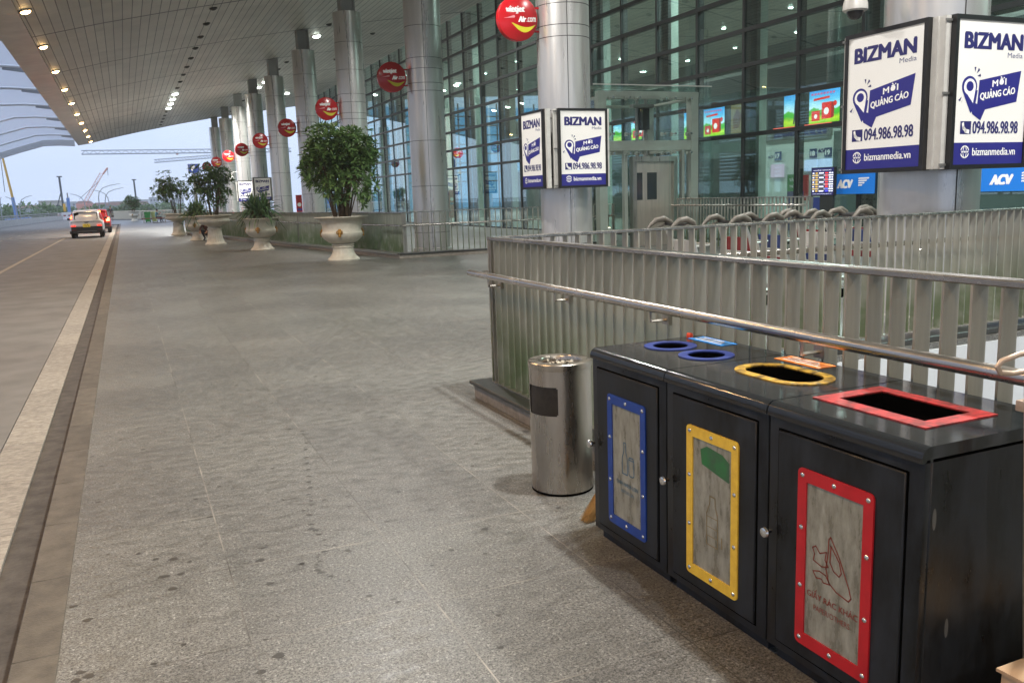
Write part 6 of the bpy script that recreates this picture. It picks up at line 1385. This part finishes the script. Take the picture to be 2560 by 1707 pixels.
def street_lamp(x, zt, dx, label, Y=190):
    root = empty("street_lamp", (x, Y, -8), 0, label, "street lamp", "curved street lamps in the distance")
    h = zt+8; mb = MB(); mb.tube([(0, 0, 0), (0, 0, h-2.6), (dx*.06, 0, h-1.5), (dx*.25, 0, h-.7), (dx*.6, 0, h-.25), (dx, 0, h)], [.1, .085, .08, .07, .06, .05], M_LAMPP, n=8); mb.build("post", root); mb = MB(); mb.rbox(min(dx, dx*1.12), max(dx, dx*1.12), -.12, .12, h-.04, h+.04, M_LAMPP, r=.02); mb.build("head", root)
for x, zt, dx, lb in ((-4.3, 6.1, 3.7, "taller street lamp arching right, above the red car"), (-3.2, 5.3, 3.2, "lower street lamp arching right, beside the taller one"), (-6.8, 4.4, -2.2, "street lamp arching left above the white car"),
                      (-18.1, 4.3, 2.1, "street lamp with straight arm near the left crane boom"), (-2.5, 5.0, -2.4, "street lamp arching left behind the two right arching lamps"), (-21.2, 4.2, .3, "short armed street lamp at the left edge of the photo"), (-18.7, 4.2, -1.4, "street lamp arching left beside the crane boom foot")):
    street_lamp(x, zt, dx, lb)
# far buildings
def block(name, x0, x1, Y, z1, col, label, roofc=None, wins=0):
    root = empty(name, ((x0+x1)/2, Y, -8), 0, label, "building", "low buildings beyond the road"); w = (x1-x0)/2; h = z1+8
    mb = MB(); mb.box(-w, w, 0, 14, 0, h, col); mb.build("wall", root, smooth=0)
    mb = MB()
    if roofc: mb.prism([(-w-.3, h), (w+.3, h), (w-.8, h+1.1), (-w+.8, h+1.1)], lambda a, b: (a, -.4, b), lambda a, b: (a, 14.4, b), roofc)
    else: mb.box(-w-.15, w+.15, -.15, 14.15, h, h+.25, M_CONC)
    mb.build("roof", root, smooth=0)
    for i in range(wins): mb = MB(); x = -w+(i+.6)*2*w/wins; mb.box(x-.5, x+.4, -.04, -.002, h-2.2, h-1.0, M_RIG); mb.build("window", root, smooth=0)
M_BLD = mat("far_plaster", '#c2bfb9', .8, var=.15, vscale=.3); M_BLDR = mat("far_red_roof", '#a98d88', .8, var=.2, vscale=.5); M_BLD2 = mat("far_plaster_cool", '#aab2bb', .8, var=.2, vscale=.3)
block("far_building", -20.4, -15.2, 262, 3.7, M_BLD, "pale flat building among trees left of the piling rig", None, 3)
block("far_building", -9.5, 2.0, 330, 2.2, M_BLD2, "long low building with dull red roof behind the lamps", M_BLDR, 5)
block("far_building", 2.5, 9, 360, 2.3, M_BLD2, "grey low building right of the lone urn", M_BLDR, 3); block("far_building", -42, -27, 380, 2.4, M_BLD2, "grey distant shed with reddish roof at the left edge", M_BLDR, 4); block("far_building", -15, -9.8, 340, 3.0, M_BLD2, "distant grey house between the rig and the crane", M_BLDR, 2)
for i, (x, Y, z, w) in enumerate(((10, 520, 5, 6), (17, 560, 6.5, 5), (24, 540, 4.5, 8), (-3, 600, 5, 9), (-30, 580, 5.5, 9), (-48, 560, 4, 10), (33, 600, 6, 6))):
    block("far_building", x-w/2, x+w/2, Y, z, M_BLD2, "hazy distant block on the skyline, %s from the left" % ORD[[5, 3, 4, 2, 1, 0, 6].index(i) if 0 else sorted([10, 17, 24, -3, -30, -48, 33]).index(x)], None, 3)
# far trees
M_TREEF = leaf_mat("far_leaf", '#4d6b45', '#7c9668'); M_BARK = mat("bark", '#5f4e3d', .9, var=.4, vscale=8)
def tree(x, Y, zt, w, label, seed):
    global rnd
    keep = rnd; rnd = random.Random(seed); root = empty("tree", (x, Y, -8), 0, label, "tree", "trees beyond the road"); h = zt+8
    mb = MB(); mb.tube([(0, 0, 0), (.1, 0, h*.4), (.0, .1, h*.75)], [.28, .2, .1], M_BARK, n=7)
    for q in range(5): a = rnd.uniform(0, 6.28); mb.tube([(0, 0, h*rnd.uniform(.3, .5)), (math.cos(a)*w*.3, math.sin(a)*w*.3, h*.8)], [.1, .04], M_BARK, n=5)
    mb.build("trunk", root)
    lob = [(Vector((rnd.uniform(-.5, .5)*w, rnd.uniform(-.4, .4)*w, h*rnd.uniform(.5, .86))), rnd.uniform(.28, .42)*w) for _ in range(13)]; mb = MB()
    for i in range(1500):
        c, r_ = rnd.choice(lob); d = Vector((rnd.gauss(0, 1), rnd.gauss(0, 1), rnd.gauss(0, .8))).normalized(); p = c+d*r_*rnd.uniform(.6, 1.05)
        if p.z > h: p.z = h-rnd.uniform(0, .4)
        leaf(mb, p, d+Vector((rnd.uniform(-.6, .6), rnd.uniform(-.6, .6), rnd.uniform(-.3, .3))), rnd.uniform(.5, 1.0), rnd.uniform(.35, .6), M_TREEF, .2)
    mb.build("crown", root, smooth=0); rnd = keep
TL = ["tree at the left edge behind the parapet", "broad tree right of the leaning crane boom", "tree directly below the pale flat building", "dense tree left of the dark piling rig mast", "tree behind the blue pile", "tree behind the roof of the white car",
      "tree just right of the red car", "pale tree left of the lone urn bush", "tree behind the lone urn bush", "tree right of the lone urn bush", "tree behind the green wheeled bin", "distant tree behind the seated person", "tree behind the leaning crane boom foot"]
for i, (x, Y, z, w) in enumerate(((-26.5, 222, 3.0, 8), (-20.5, 216, 3.0, 8), (-16.3, 225, 2.3, 6.5), (-14.0, 215, 3.0, 6), (-10.8, 228, 1.9, 4.5), (-7.2, 235, 2.0, 5), (-1.5, 240, 2.4, 4), (1.4, 232, 3.5, 4.5), (3.6, 240, 2.0, 4), (5.4, 228, 2.2, 4.5), (8.6, 240, 1.8, 5), (12, 250, 2.2, 6), (-23.6, 230, 2.8, 7))):
    tree(x, Y, z, w, TL[i], 100+i)

# ------------------------------------------------------------------ thin humid air over the whole place
mb = MB(); mb.box(-420, 420, -60, 640, -9.2, 32, mat("air", '#ffffff'))
hz_ = mb.build("haze", smooth=0); tag(hz_, kind='stuff')
_m = bpy.data.materials["air"]; _t = _m.node_tree; _t.nodes.remove(_t.nodes["Principled BSDF"]); _v = _t.nodes.new("ShaderNodeVolumePrincipled")
_v.inputs['Color'].default_value = (.97, .98, 1, 1); _v.inputs['Density'].default_value = .0005; _v.inputs['Anisotropy'].default_value = .0
_t.links.new(_v.outputs['Volume'], _t.nodes["Material Output"].inputs['Volume'])
